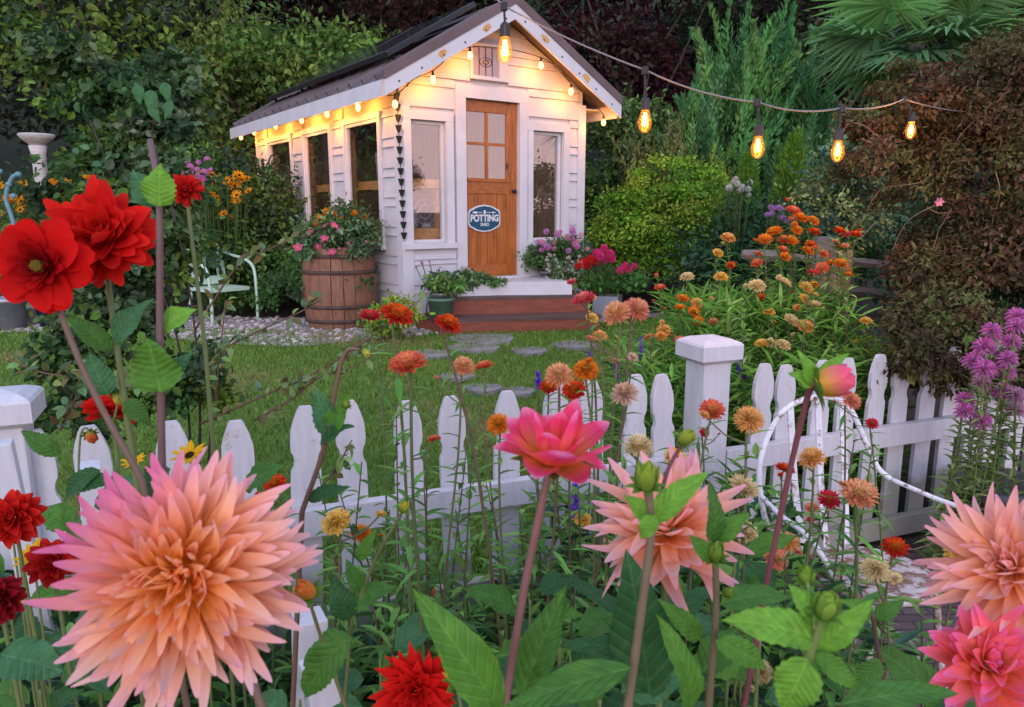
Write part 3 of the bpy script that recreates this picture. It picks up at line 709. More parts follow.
def putB(a, b, z0, z1):
    zb, zt = z0 + .010, z1 + .004; (l0, r0), (l1, r1) = limF(zb), limF(zt)
    a0, b0, a1, b1 = max(a, l0), min(b, r0), max(a, l1), min(b, r1)
    if b0 - a0 < .02: return
    if b1 < a1: a1 = b1 = (a1 + b1) / 2
    v = [(a0, -.014, zb), (b0, -.014, zb), (b1, .002, zt), (a1, .002, zt), (a0, .013, zb), (b0, .013, zb), (b1, .013, zt), (a1, .013, zt)]
    sd.add(xf(v, SM), [(0, 1, 2, 3), (4, 7, 6, 5), (0, 4, 5, 1), (3, 2, 6, 7), (0, 3, 7, 4), (1, 5, 6, 2)])
boards(putB, .10, SW - .09, [(h[0] - .1, h[1] + .1, h[2], h[3]) for h in WF] + [(DOOR[0] - .12, DOOR[1] + .12, -.36, 2.0), (.80, 1.27, 2.18, 2.42)], 2.80); sd.build('siding', M_white, shed)
sd2 = MB()
def putB2(a, b, z0, z1):
    v = [(-.014, a, z0 + .010), (-.014, b, z0 + .010), (.002, b, z1 + .004), (.002, a, z1 + .004), (.013, a, z0 + .010), (.013, b, z0 + .010), (.013, b, z1 + .004), (.013, a, z1 + .004)]
    sd2.add(xf(v, SM), [(3, 2, 1, 0), (5, 6, 7, 4), (1, 5, 4, 0), (7, 6, 2, 3), (4, 7, 3, 0), (2, 6, 5, 1)])
boards(putB2, .10, SLN - .08, [(h[0] - .075, h[1] + .075, h[2], h[3]) for h in WS], HW - .02); sd2.build('siding', M_white, shed)
# corner boards and the white base under the door
for nm, a, c in (('corner_board', (-.018, -.018, -.36), (.10, .012, HW)), ('corner_board', (SW - .09, -.018, -.36), (SW + .018, .012, HW)), ('corner_board', (-.0185, .0125, -.36), (.012, .11, HW - .02)), ('corner_board', (-.018, SLN - .08, -.36), (.012, SLN + .018, HW - .02))):
    b = MB(); sb(b, a, c); b.build(nm, M_trim, shed)
b = MB(); aA, aC = on_z(459, 294.5, P0[2]), on_z(572, 293.5, P0[2]); b.prism([aA[:2], aC[:2], sl(1.66, .01, 0)[:2], sl(.56, .01, 0)[:2]], P0[2] - .011, P0[2] + .125); b.build('door_apron', M_trim, shed)
for q in ((.102, .60), (1.55, SW - .092)): b = MB(); sb(b, (q[0], -.024, .36), (q[1], .012, .415)); b.build('belt_board', M_trim, shed)
# windows
M_jamb = wood('window lining', (.20, .10, .055), (.34, .19, .11), 'Z', 2, .6)
def window(axis, u0, u1, z0, z1, name='window', deep=.05, castle=.085):
    P = (lambda a, c, mb: sb(mb, (a[0], a[1], a[2]), (c[0], c[1], c[2]))) if axis == 'F' else (lambda a, c, mb: sb(mb, (a[1], a[0], a[2]), (c[1], c[0], c[2])))
    g = MB(); t = .030; i = .035
    P((u0 + i, deep, z0 + i), (u1 - i, deep + .004, z1 - i), g); pane_parent = MB()
    f = pane_parent; o = castle
    P((u0 - o, -t, z0 - .0), (u0, .03, z1), f); P((u1, -t, z0 - .0), (u1 + o, .03, z1), f); P((u0 - o, -t - .002, z1), (u1 + o, .03, z1 + o), f)
    fr = f.build(name, M_trim, shed)
    s = MB(); P((u0, deep - .02, z0), (u0 + i, deep + .02, z1), s); P((u1 - i, deep - .02, z0), (u1, deep + .02, z1), s); P((u0 + i, deep - .02, z1 - i), (u1 - i, deep + .02, z1), s); P((u0 + i, deep - .02, z0), (u1 - i, deep + .02, z0 + i), s)
    s.build('frame', M_trim, fr)
    q = MB(); P((u0 - o - .015, -.055, z0 - .055), (u1 + o + .015, .04, z0), q); q.build('sill', M_trim, fr)
    g.build('pane', M_glass, fr); l = MB(); d0_ = max(deep + .025, .03)
    for q in (((u0 - .001, d0_, z0), (u0 + .008, .10, z1)), ((u1 - .008, d0_, z0), (u1 + .001, .10, z1)), ((u0 + .008, d0_, z1 - .008), (u1 - .008, .10, z1 + .001)), ((u0 + .008, d0_, z0 - .001), (u1 - .008, .10, z0 + .008))): P(*q, l)
    l.build('lining', M_jamb, fr)
for h in WF: window('F', *h)
for h in WS: window('S', *h, deep=.004, castle=.06)
# leaded gable light
gw = MB(); g0, g1, h0, h1 = .83, 1.155, 2.21, 2.50
for a, c in (((g0 - .03, -.032, h0), (g0, .012, h1)), ((g1, -.032, h0), (g1 + .10, .012, h1)), ((g0 - .03, -.034, h1), (g1 + .10, .012, h1 + .03)), ((g0 - .04, -.05, h0 - .035), (g1 + .11, .012, h0))): sb(gw, a, c)
gwo = gw.build('gable_window', M_trim, shed)
b = MB(); sb(b, (g0, -.008, h0), (g1, .0, h1)); b.build('pane', M_leadglass, gwo)
b = MB()
for u in (.25, .5, .75): sb(b, (g0 + (g1 - g0) * u - .003, -.014, h0), (g0 + (g1 - g0) * u + .003, -.009, h1))
cx, cz = (g0 + g1) / 2, (h0 + h1) / 2
for sgn in (-1, 1):
    for wv in (.035, .075): b.tube([sl(cx + wv * math.cos(a) * 1.0, -.013, cz + sgn * .0 + .045 * math.sin(a) * (1 if wv > .05 else .5)) for a in np.linspace(0, 6.283, 21)], .003, 4, cap=False)
b.build('lead_came', M_lead, gwo)
b = MB(); b.lathe([(.001, -.004), (.026, -.004), (.026, .002), (.001, .003)], 16, M=frame(sl(cx, -.010, cz), EX, (0, 0, 1), -EY)); b.build('amber_roundel', M_amber, gwo)
# door: stile and rail frame, four panes above, boarded panel below
dr = MB(); d0, d1, e0, e1 = DOOR; Y0, Y1 = .030, .066
casing = MB()
for a, c in (((d0 - .12, -.030, .125), (d0, .028, e1)), ((d1, -.030, .125), (d1 + .12, .028, e1)), ((d0 - .12, -.032, e1), (d1 + .12, .028, e1 + .12)), ((d0 - .1, -.075, .125), (d1 + .1, .028, .145))): sb(casing, a, c)
casing.build('door_casing', M_trim, shed)
sb(dr, (d0, Y0, e0), (d0 + .045, Y1, e1), .004); sb(dr, (d1 - .13, Y0, e0), (d1, Y1, e1), .004)
do = dr.build('door', M_door, shed)
b = MB(); dl, dr_ = d0 + .045, d1 - .13
for z0, z1 in ((e0, e0 + .13), (1.03, 1.17), (e1 - .12, e1)): b = MB(); sb(b, (dl, Y0 + .002, z0), (dr_, Y1, z1), .003); b.build('door_rail', M_doorx, do)
b = MB(); sb(b, (dl, Y0 - .012, 1.155), (dr_ + .05, Y0 + .002, 1.19)); b.build('weather_strip', M_doorx, do)
b = MB(); mx_ = (dl + dr_) / 2
sb(b, (mx_ - .014, Y0 + .004, 1.17), (mx_ + .014, Y1, e1 - .12)); zc = 1.545; sb(b, (dl, Y0 + .005, zc - .014), (dr_, Y1, zc + .014)); b.build('glazing_bar', M_door, do)
b = MB(); sb(b, (dl, Y0 + .018, 1.17), (dr_, Y0 + .022, e1 - .12)); b.build('pane', M_glass, do)
b = MB()
for k in range(4):
    u0 = dl + (dr_ - dl) * k / 4; u1 = dl + (dr_ - dl) * (k + 1) / 4; sb(b, (u0 + .0025, Y0 + .012, e0 + .13), (u1 - .0025, Y1 - .006, 1.03), .003)
b.build('door_panel', M_door, do)
b = MB(); b.lathe([(.002, 0), (.012, .002), (.008, .02), (.022, .034), (.024, .048), (.012, .06), (.001, .061)], 14, M=frame(sl(d1 - .055, Y0, 1.06), EX, (0, 0, 1), -EY)); b.build('door_knob', M_blackmet, do, True)
# sign on the door
sg = thing('door_sign', 'dark blue scalloped sign reading POTTING SHED on the pine door', 'sign', sl(.985, Y0, .77))
def plaque(k):
    P = []
    for a in np.linspace(0, 2 * math.pi, 64, endpoint=False):
        c, s = math.cos(a), math.sin(a); e = .42
        x = abs(c) ** e * (1 if c > 0 else -1) * .205; z = abs(s) ** e * (1 if s > 0 else -1) * .110
        z += .034 * max(0, 1 - (x / .15) ** 2) * (1 if s > 0 else -1) if abs(s) > .3 else 0
        P.append((x * k, z * k if k == 1 else z - (1 - k) * .2 * (1 if z > 0 else -1)))
    return P
SGM = frame(sl(.985, Y0 - .003, .77), EX, (0, 0, 1), -EY)
b = MB(); b.prism(plaque(1), -.004, .006, SGM); b.build('sign_rim', M_signw, sg)
b = MB(); b.prism(plaque(.93), .0055, .009, SGM); b.build('sign_face', M_sign, sg)
def text(body, size, x, z, M, depth, matl, parent, name='lettering', sx=1.0, lift=.0095, bold=.0):
    cu = bpy.data.curves.new(name, 'FONT'); cu.body = body; cu.size = size; cu.align_x = 'CENTER'; cu.align_y = 'CENTER'; cu.extrude = depth; cu.offset = bold
    o = bpy.data.objects.new(name, cu); COL.objects.link(o); dg = bpy.context.evaluated_depsgraph_get()
    me = bpy.data.meshes.new_from_object(o.evaluated_get(dg)); bpy.data.objects.remove(o); me.name = name
    v = np.zeros(len(me.vertices) * 3, np.float32); me.vertices.foreach_get('co', v); v = v.reshape(-1, 3) * [sx, 1, 1] + [x, z, lift]
    v = xf(v, M) - wloc(parent); me.vertices.foreach_set('co', v.astype(np.float32).ravel()); me.update(); me.materials.clear(); me.materials.append(matl)
    q = bpy.data.objects.new(name, me); COL.objects.link(q); q.parent = parent; return q
text('POTTING', .098, 0, .0, SGM, .002, M_signw, sg, sx=.86, bold=.004)
text('SHED', .046, 0, -.066, SGM, .002, M_signw, sg, bold=.001)
b = MB()
tm = SGM
b.prism([(-.15, .055), (-.10, .05), (-.10, .075), (-.15, .07)], .0085, .011, tm); b.prism([(-.10, .059), (-.03, .059), (-.03, .066), (-.10, .066)], .0085, .011, tm)
b.prism([(.03, .059), (.10, .059), (.10, .066), (.03, .066)], .0085, .011, tm); b.prism([(.10, .05), (.15, .062), (.10, .075)], .0085, .011, tm)
b.prism([(-.012, .048), (.012, .048), (.016, .085), (-.016, .085)], .0085, .011, tm)
b.build('tool_emblem', M_signw, sg)
# roof: two slopes with standing seams, fascias, barge boards, edge trim
def slope(xe, ze, sign):
    return np.array([xe, ze]), np.array([RX, RZ])
EZ = 2.045
roofs = MB(); y0, y1 = -OVF, SLN + .25
def strip(xe, ya, yb, sa, sb_):
    P = [(xe + (RX - xe) * s_, y, EZ + (RZ - EZ) * s_) for y, s_ in ((ya, sa), (ya, sb_), (yb, sb_), (yb, sa))]
    roofs.add(xf(P + [(x, y, z - .02) for x, y, z in P], SM), [(0, 1, 2, 3), (7, 6, 5, 4), (0, 4, 5, 1), (3, 2, 6, 7), (0, 3, 7, 4), (1, 5, 6, 2)])
strip(SW + OVS - .03, y0, y1, 0, 1)
for q in ((y0, y1, 0, .40), (y0, y1, .93, 1), (y0, .45, .4005, .9295), (4.35, y1, .4005, .9295), (1.75, 1.83, .4005, .9295), (3.05, 3.13, .4005, .9295)): strip(-OVS, *q)
rf = roofs.build('roof', M_roof, shed)
b = MB()
for xe in (-OVS, SW + OVS - .03):
    d = norm(np.array([RX - xe, 0, RZ - EZ])); nn = norm(np.array([-(RZ - EZ) * np.sign(RX - xe), 0, abs(RX - xe)])) 
    for k in range(17):
        y = y0 + .18 + k * .30
        if y > y1 - .05: break
        hole = xe < 0 and .4 < y < 4.4; p = np.array([xe, y, EZ]); q = p + (np.array([RX, y, RZ]) - p) * (.40 if hole else 1); wv = np.array([0, .022, 0])
        b.add(xf([p - wv, p + wv, q + wv, q - wv, p - wv * .8 + nn * .05, p + wv * .8 + nn * .05, q + wv * .8 + nn * .05, q - wv * .8 + nn * .05], SM), [(4, 5, 6, 7), (0, 4, 7, 3), (1, 2, 6, 5), (0, 1, 5, 4)])
b.build('seam', M_roof, rf)
b = MB(); b.tube([sl(RX, y0 - .01, RZ + .0), sl(RX, y1, RZ + .0)], .05, 8); b.build('ridge_cap', M_roofe, rf)
b = MB(); sb(b, (-OVS - .02, y0 + .03, 1.885), (-OVS, y1, 2.03)); b.build('fascia', M_trim, shed)
b = MB(); sb(b, (SW + OVS - .03, y0 + .03, 1.885), (SW + OVS - .01, y1, 2.03)); b.build('fascia', M_trim, shed)
b = MB(); sb(b, (-OVS, .0, 1.985), (-.018, SLN, 2.0)); b.build('soffit', M_trim, shed); b = MB(); sb(b, (SW + .018, 0, 1.985), (SW + OVS - .03, SLN, 2.0)); b.build('soffit', M_trim, shed)
def barge(xe, y, z0, z1, th, name, matl, dz0=0.0):
    b = MB(); hx = RX; v = []
    for (x, zt) in ((xe, EZ), (hx, RZ)): v += [(x, y, zt + z0), (x, y, zt + z1), (x, y - th, zt + z0), (x, y - th, zt + z1)]
    b.add(xf(v, SM), [(0, 1, 5, 4), (2, 6, 7, 3), (1, 3, 7, 5), (0, 4, 6, 2), (0, 2, 3, 1), (4, 5, 7, 6)]); return b.build(name, matl, shed)
for xe in (-OVS - .02, SW + OVS - .01):
    bo = barge(xe, y0, -.165, -.022, .024, 'barge_board', M_trim)
    barge(xe, y0 - .001, -.021, .075, .034, 'edge_trim', M_roofe)
    d = np.array([RX - xe, RZ - EZ]);
    for t_, wv in ((.42, .055), (.76, .06)) if xe < 0 else ((.36, .06), (.75, .06)):
        c = np.array([xe, EZ - .09]) + d * t_; ang = math.atan2(d[1], d[0]) if xe < 0 else math.atan2(-d[1], -d[0])
        P = [(c[0] + math.cos(ang) * wv * math.cos(a) * (.7 + .5 * R.random()) - math.sin(ang) * .03 * math.sin(a), c[1] + math.sin(ang) * wv * math.cos(a) + math.cos(ang) * .034 * math.sin(a) * (.6 + .6 * R.random())) for a in np.linspace(0, 6.28, 12)[:-1]]
        b = MB(); b.prism(P, .0, .002, SM @ frame((0, y0 - .0245, 0), (1, 0, 0), (0, 0, 1), (0, -1, 0))); b.build('orange_patch', M_bench, bo)  # thin orange brown patches laid on the barge board face
    b = MB()
    for t_ in np.linspace(.1, .92, 6):
        c = np.array([xe, EZ - .11]) + d * t_; b.lathe([(.001, 0), (.011, 0), (.009, .004), (.001, .005)], 8, M=SM @ frame((c[0], y0 - .0245, c[1]), (1, 0, 0), (0, 0, 1), (0, -1, 0)))
    b.build('bolt_head', M_lead, bo)
# three dark roof windows standing on the visible slope
rd = norm(np.array([RX + OVS, 0, RZ - EZ])); rn = np.array([-rd[2], 0, rd[0]])
def rl(y, s, h): return sl(*(np.array([-OVS, y, EZ]) + rd * s + rn * h))
def rhit(px, py, h=.10):
    p = plane_hit(px, py, rl(0, 0, h), EX * rn[0] + np.array([0, 0, rn[2]])) - P0
    return np.dot(p, EY), np.dot(p - np.array([0, 0, EZ]) + EX * OVS, EX * rd[0] + np.array([0, 0, rd[2]]))
(yF, sF), (yB, sB) = rhit(386, 54), rhit(273, 84)
print('roof windows', yF, sF, yB, sB)
S0, S1 = .42, 1.62; yN = .22; L3 = (4.15 - yN) / 3
for k in range(3):
    ya, yb = yN + L3 * k + .03, yN + L3 * (k + 1) - .03
    b = MB(); v = [rl(y, s, h) for h in (.10, .15) for y, s in ((ya, S0), (yb, S0), (yb, S1), (ya, S1))]
    b.add(v, [(3, 2, 1, 0), (4, 5, 6, 7), (0, 1, 5, 4), (1, 2, 6, 5), (2, 3, 7, 6), (3, 0, 4, 7)]); o = b.build('roof_window', M_black, rf)
    b = MB(); v = [rl(y, s, .154) for y, s in ((ya + .04, S0 + .04), (yb - .04, S0 + .04), (yb - .04, S1 - .04), (ya + .04, S1 - .04))]
    b.add(v, [(0, 1, 2, 3)]); b.build('pane', M_panel, o)
    for y in (ya + .1, yb - .1):
        b = MB(); b.tube([rl(y, S0 + .1, 0), rl(y, S0 + .1, .11)], .02, 6); b.build('bracket', M_black, o)
# red stained steps
def deck(name, front, x0, x1, z1, z0, off):
    a, c = front; A = on_z(*a, P0[2] + z1); C = on_z(*c, P0[2] + z1); Bk = [sl(x1, off, 0)[:2], sl(x0, off, 0)[:2]]
    pl = [A[:2], C[:2], Bk[0], Bk[1]]
    b = MB(); b.prism(pl, P0[2] + z0, P0[2] + z1 - .035); o = b.build(name, M_step, shed)
    ce = np.mean(pl, axis=0); pl2 = [np.asarray(p) + (np.asarray(p) - ce) * .02 for p in pl[:2]] + pl[2:]
    b = MB(); b.prism(pl2, P0[2] + z1 - .035, P0[2] + z1); b.build('tread', M_stepe, o); return o
deck('step', ((452, 297.5), (590, 294.5)), .28, 1.95, -.012, -.37, -.03)
deck('step', ((440, 319), (600, 315)), .1, 2.0, -.19, -.375, -.04)
# things kept inside, seen through the panes
t = thing('potting_bench', 'pine potting bench with two shelves behind the shed side windows', 'bench', sl(.4, 2.3, .12))
for z, wd in ((1.08, .42), (.58, .5)):
    b = MB(); sb(b, (.12, .12, z), (.12 + wd, 4.45, z + .09)); b.build('shelf', M_bench, t)
for y in (.16, 1.5, 2.95, 4.36):
    b = MB(); sb(b, (.48, y, .12), (.54, y + .06, 1.079)); b.build('leg', M_bench, t)
def pot(name, label, cat, loc, r, h, matl, parent_group=None, lip=True, n=24, taper=.74):
    b = MB(); pr = [(.001, 0), (r * taper, 0), (r * .97, h * .86), (r * 1.04, h * .86), (r * 1.05, h), (r * .93, h), (r * .9, h * .8), (.001, h * .8)] if lip else [(.001, 0), (r * taper, 0), (r, h), (r * .93, h), (r * .9, h * .85), (.001, h * .85)]
    b.lathe(pr, n); o = b.build(name, matl, None, False); o.location = loc; sm = [p for p in o.data.polygons]
    for p in sm: p.use_smooth = abs(p.normal.z) < .5
    return tag(o, label, cat, parent_group)
M_bluejug = plain('pale blue enamel', (.20, .30, .42), .3); M_bottle = surf('green glass', (.10, .28, .04), (.16, .38, .07), 5, .1, .02, 20)
M_cream = plain('cream enamel', (.5, .48, .44), .4)
pot('watering_jug', 'pale blue jug on the shelf in the first side window', 'jug', sl(.33, 1.0, 1.172), .13, .30, M_bluejug, lip=False, taper=.9)
pot('storage_tin', 'pale blue tin beside the jug on the window shelf', 'tin', sl(.34, .66, 1.172), .12, .27, M_bluejug, lip=False, taper=.98)
b = MB(); b.lathe([(.001, 0), (.09, 0), (.10, .05), (.10, .22), (.06, .32), (.03, .36), (.03, .45), (.001, .45)], 18); o = b.build('green_bottle', M_bottle, None, True); o.location = sl(.30, 2.1, 1.172); tag(o, 'bulbous bright green bottle in the middle side window', 'bottle')
pot('flower_pot', 'cream pot on the lower shelf in the first side window', 'pot', sl(.34, .72, .672), .14, .30, M_cream)
pot('flower_pot', 'small cream pot on the lower shelf in the farthest side window', 'pot', sl(.34, 3.7, .672), .09, .22, M_cream)
# bench behind the front window with grey cans and a wire wheel
t = thing('display_stand', 'pine display stand with an arched shelf behind the front window', 'stand', sl(.3, .3, .12))
b = MB(); sb(b, (.56, .14, 1.02), (.68, .52, 1.12)); sb(b, (.545, .14, .55), (.70, .5, .70)); b.build('shelf', M_bench, t)
b = MB(); sb(b, (.60, .40, .12), (.66, .46, 1.019)); b.build('leg', M_bench, t)
t = thing('window_table', 'pine work top along the front window ledge inside', 'table', sl(.35, .35, .12))
b = MB(); sb(b, (.55, .53, .60), (.72, .9, .68)); sb(b, (.095, .105, .55), (.54, .118, .66)); b.build('table_top', M_bench, t)
b = MB(); sb(b, (.6, .6, .12), (.66, .66, .599)); b.build('leg', M_bench, t)
pot('metal_can', 'grey metal can standing behind the front window glass', 'can', sl(.22, .24, .58), .07, .26, M_galv, lip=False, taper=.95)
b = MB()
for rr_ in (.13, .07): b.tube([(rr_ * math.cos(a), 0, .14 + rr_ * math.sin(a)) for a in np.linspace(0, 6.283, 25)], .007, 5, cap=False)
for a in np.linspace(0, 6.283, 9)[:-1]: b.tube([(.07 * math.cos(a), 0, .14 + .07 * math.sin(a)), (.13 * math.cos(a), 0, .14 + .13 * math.sin(a))], .005, 4)
b.box((-.05, -.03, -.02), (.05, .03, .02)); o = b.build('wire_wheel', M_galv); o.location = sl(.36, .2, .70); o.rotation_euler.z = A_R; tag(o, 'grey spoked wire wheel ornament behind the front window glass', 'ornament')
# rain chain of little black cups at the front corner
rc = thing('rain_chain', 'hanging rain chain of fourteen little black cups beside the front window', 'rain chain', sl(.055, -.10, 1.9))
rcx = [(397 + (404 - 397) * k / 13.0, 97 + (236 - 97) * k / 13.0) for k in range(14)]
cm = None
for px, py in rcx:
    p = plane_hit(px, py, sl(0, -.06, 0), EY)
    if cm is None:
        b = MB(); b.lathe([(.001, -.03), (.013, -.03), (.034, .035), (.030, .035), (.012, -.022), (.001, -.022)], 12); o = b.build('cup', M_black, rc, off=(0, 0, 0)); cm = o.data; o.location = p - wloc(rc)
    else: inst('cup', cm, rc, p)
p = [plane_hit(*q, sl(0, -.06, 0), EY) for q in rcx]
b = MB(); b.tube([p[0] + [0, 0, .35]] + p + [p[-1] - [0, 0, .05]], .004, 5); b.build('chain', M_black, rc)

# ------------------------------------------------------------------ lights: small globes under the eaves, large bulbs on the overhead cable
GLOBES = [(241, 137), (254, 132), (275.6, 126), (301.6, 120), (327, 113.6), (358, 107), (395, 103.6), (433, 79), (470, 55), (541, 65), (571, 91), (603.6, 122)]
ls = thing('eave_string_lights', 'string of small lit globes looped under the shed eaves and gable', 'string lights', sl(0, -.2, 1.9))
gp_ = []
for k, (px, py) in enumerate(GLOBES): gp_.append(plane_hit(px, py, sl(-.17, 0, 0), EX) if k < 6 else plane_hit(px, py, sl(0, -.20, 0), EY))
gl = MB(); gl.lathe([(.001, -.042), (.016, -.036), (.024, -.018), (.025, 0), (.019, .02), (.011, .032), (.001, .033)], 14); sk = MB(); sk.lathe([(.001, .030), (.013, .030), (.013, .06), (.006, .075), (.001, .075)], 10)
go = gl.build('globe', M_warm, ls, True, off=(0, 0, 0)); so = sk.build('socket', M_black, ls, off=(0, 0, 0)); gm, skm = go.data, so.data; bpy.data.objects.remove(go); bpy.data.objects.remove(so)
cab = []
def lamp(parent, p, power, rad_=.03, col=(1, .32, .04)):
    l = bpy.data.lights.new('bulb_light', 'POINT'); l.energy = power; l.color = col; l.shadow_soft_size = rad_
    o = bpy.data.objects.new('bulb_light', l); COL.objects.link(o); o.parent = parent; o.location = np.asarray(p) - wloc(parent); return o
for k, p in enumerate(gp_):
    s_ = inst('socket', skm, ls, p); inst('globe', gm, s_, p)
    lamp(ls, p + (np.array([0, 0, -.055])), GP * (1.5 if k < 6 else 1.0), .02)
    cab.append(p + [0, 0, .075])
mids = []
for a, b_ in zip(cab, cab[1:]): mids += [a, (a + b_) / 2 + [0, 0, .035]]
b = MB(); b.tube(curve(mids + [cab[-1]], 80), .005, 5); b.build('cable', M_black, ls)
BULBS = [((504, 6), (505, 46), 'a', 2.95), ((645, 70), (645, 118), 'b', 2.9), ((757, 102), (758, 144), 'c', 2.95), ((842, 108), (838, 148), 'd', 3.05), ((904, 99), (911, 128), 'e', 3.9)]
ov = thing('festoon_lights', 'overhead festoon cable with five large glowing filament bulbs', 'string lights', at(700, 90, 2.95))
node = [at(*b_[0], b_[3]) for b_ in BULBS]
M_cable = plain('grey cable', (.20, .20, .215), .5)
seg = [at(380, -140, 3.6), at(470, -28, 3.1)]
path = curve(seg + [node[0]], 14).tolist()
for a, c, sag in zip(node, node[1:] + [at(985, 112, 4.75)], (.012, .02, .022, .02, .02)):
    for t in np.linspace(0, 1, 10)[1:]: path.append((np.asarray(a) + (np.asarray(c) - np.asarray(a)) * t - np.array([0, 0, sag * 4 * t * (1 - t)])).tolist())
b = MB(); b.tube(path, .0033, 6); b.build('cable', M_cable, ov, True)
for (n_, bp, _, Y), nd in zip(BULBS, node):
    p = at(bp[0], bp[1], Y); k = 1.0; k = .86 if bp[0] < 520 else .76
    b = MB(); b.tube([nd, p + [0, 0, .09 * k]], .005, 6); b.lathe([(.001, .10 * k), (.010, .097 * k), (.021 * k, .086 * k), (.023 * k, .04 * k), (.020 * k, .035 * k), (.001, .035 * k)], 14, M=frame(p, (1, 0, 0), (0, 1, 0), (0, 0, 1))); b.lathe([(.001, -.016), (.013, -.016), (.013, .012), (.001, .014)], 8, M=frame(nd, (1, 0, 0), (0, 1, 0), (0, 0, 1)))
    so = b.build('socket', M_black, ov)
    b = MB(); b.lathe([(.001, -.072 * k), (.012 * k, -.070 * k), (.027 * k, -.055 * k), (.034 * k, -.030 * k), (.033 * k, -.008 * k), (.024 * k, .020 * k), (.018 * k, .040 * k)], 20, M=frame(p, (1, 0, 0), (0, 1, 0), (0, 0, 1)), cap=False); b.build('glass_bulb', M_bulbg, so, True)
    b = MB()
    for a in np.linspace(0, 6.283, 7)[:-1]: b.tube([p + [.006 * math.cos(a) * k, .006 * math.sin(a) * k, .025 * k], p + [.011 * math.cos(a + .3) * k, .011 * math.sin(a + .3) * k, -.040 * k]], .0016, 4)
    b.build('filament', M_fil, so); lamp(ov, p + [0, 0, -.01], BP * (3.5 if bp[0] > 900 else 1), .02, (1, .36, .05))
# ------------------------------------------------------------------ trees and shrubs behind
def zpx(py, Y): return CAMH + (HORIZON - py) / FPX * Y
PLUM = [(.040, .012, .020), (.055, .018, .026), (.03, .012, .022), (.05, .026, .02)]
tree('plum_tree', 'dark purple leaved tree filling the gap between shed gable and juniper', 'tree', 625, 14, 6.5, [((0, 0, 5.0), (2.0, 1.6, 2.4)), ((-1.3, .3, 6.3), (1.6, 1.4, 1.8)), ((1.2, .2, 6.0), (1.6, 1.4, 1.9)), ((-.6, .2, 3.2), (1.5, 1.2, 1.4))], 17000, .13, PLUM, clumps=150)
tree('plum_tree', 'dark maroon tree with bare twigs above the shed roof windows', 'tree', 365, 15.5, 7, [((0, 0, 5.6), (2.4, 1.6, 2.0)), ((-2.2, .2, 5.4), (1.7, 1.4, 1.7)), ((2.0, .2, 6.0), (1.8, 1.4, 2.0)), ((.6, 0, 3.8), (2.2, 1.2, 1.6))], 15000, .14, [(.045, .018, .02), (.03, .016, .016), (.06, .03, .022), (.035, .03, .018)], clumps=120, trunk=.16)
tree('laurel_tree', 'broad leafy green tree beside the back corner of the shed', 'tree', 258, 12.6, 4.6, [((0, 0, 2.6), (1.3, 1.1, 1.8)), ((-.9, .2, 2.2), (1.0, .9, 1.6)), ((.9, .3, 3.0), (1.1, .9, 1.3)), ((1.9, .5, 2.6), (1.0, .8, 1.2))], 15000, .105, [(.055, .105, .022), (.075, .13, .028), (.04, .085, .025), (.10, .14, .03)], clumps=140)
tree('evergreen_tree', 'tall dark evergreen at the garden edge behind the climbing rose', 'tree', 95, 12, 6, [((0, 0, 3.6), (1.7, 1.3, 2.2)), ((-1.6, .4, 4.4), (1.6, 1.2, 2.0)), ((1.2, .2, 5.0), (1.5, 1.2, 1.7)), ((-.4, .2, 5.6), (1.6, 1.2, 1.6))], 17000, .12, [(.04, .075, .018), (.07, .115, .022), (.03, .05, .022), (.10, .14, .025)], clumps=150)
tree('dark_shrub', 'dense dark shrub below the tall evergreen, behind the orange flowers', 'shrub', 70, 9.6, 2, [((0, 0, .8), (1.0, .7, .9)), ((-1.2, .2, .8), (1.0, .7, 1.0)), ((1.0, .2, 1.0), (.8, .7, 1.2))], 9000, .075, DKGREENS + [(.05, .08, .02)], clumps=90, trunk=0)
tree('dark_shrub', 'dark bush right behind the orange coneflowers and the mint chair', 'shrub', 205, 9.4, 2, [((0, 0, .8), (.7, .6, 1.0)), ((.6, .3, .8), (.6, .5, .9)), ((-.3, .1, 1.5), (.5, .5, .7))], 9000, .07, DKGREENS + [(.045, .09, .02)], clumps=90, trunk=0)
def spray_shrub(name, label, cat, px, Y, rx, ry, z0, n, length, spread, cols, leaf, per, upb=1.0, top=None, prof=None, x=None):
    X = at(px, 200, Y)[0]; g = gz(X, Y); t = thing(name, label, cat, (X, Y, g))
    a = R.random(n) * 6.283; r = np.sqrt(R.random(n)); z = R.random(n) ** .8 * z0
    w = (1 - (z / z0) ** 2 * .55) if prof is None else prof(z / z0)
    B = np.c_[X + rx * r * w * np.cos(a), Y + ry * r * w * np.sin(a), g + z]
    b = MB(); plumes(b, B, n, length, spread, cols, leaf, per, upb=upb); b.build('foliage', M_leaf, t)
    tb = MB(); trunk_mesh(tb, (X, Y, g), z0 * .6, .05, 5, rx * .5); tb.build('trunk', M_bark, t, True); return t
JUN = [(.05, .135, .045), (.07, .17, .055), (.04, .11, .045), (.09, .19, .05)]
spray_shrub('juniper', 'big feathery blue green juniper behind the festoon bulbs', 'juniper', 752, 10.6, 1.55, 1.0, 2.9, 380, .9, .46, JUN, .085, 150)
tree('conifer', 'black green conifer high behind the juniper', 'tree', 850, 16, 4.5, [((0, 0, 5.6), (2.2, 1.5, 2.4)), ((1.8, .2, 5.4), (1.8, 1.4, 2.4)), ((-1.8, .2, 4.4), (1.8, 1.3, 2.0))], 14000, .14, [(.018, .028, .018), (.03, .04, .022), (.04, .035, .025)], clumps=120, trunk=.18)
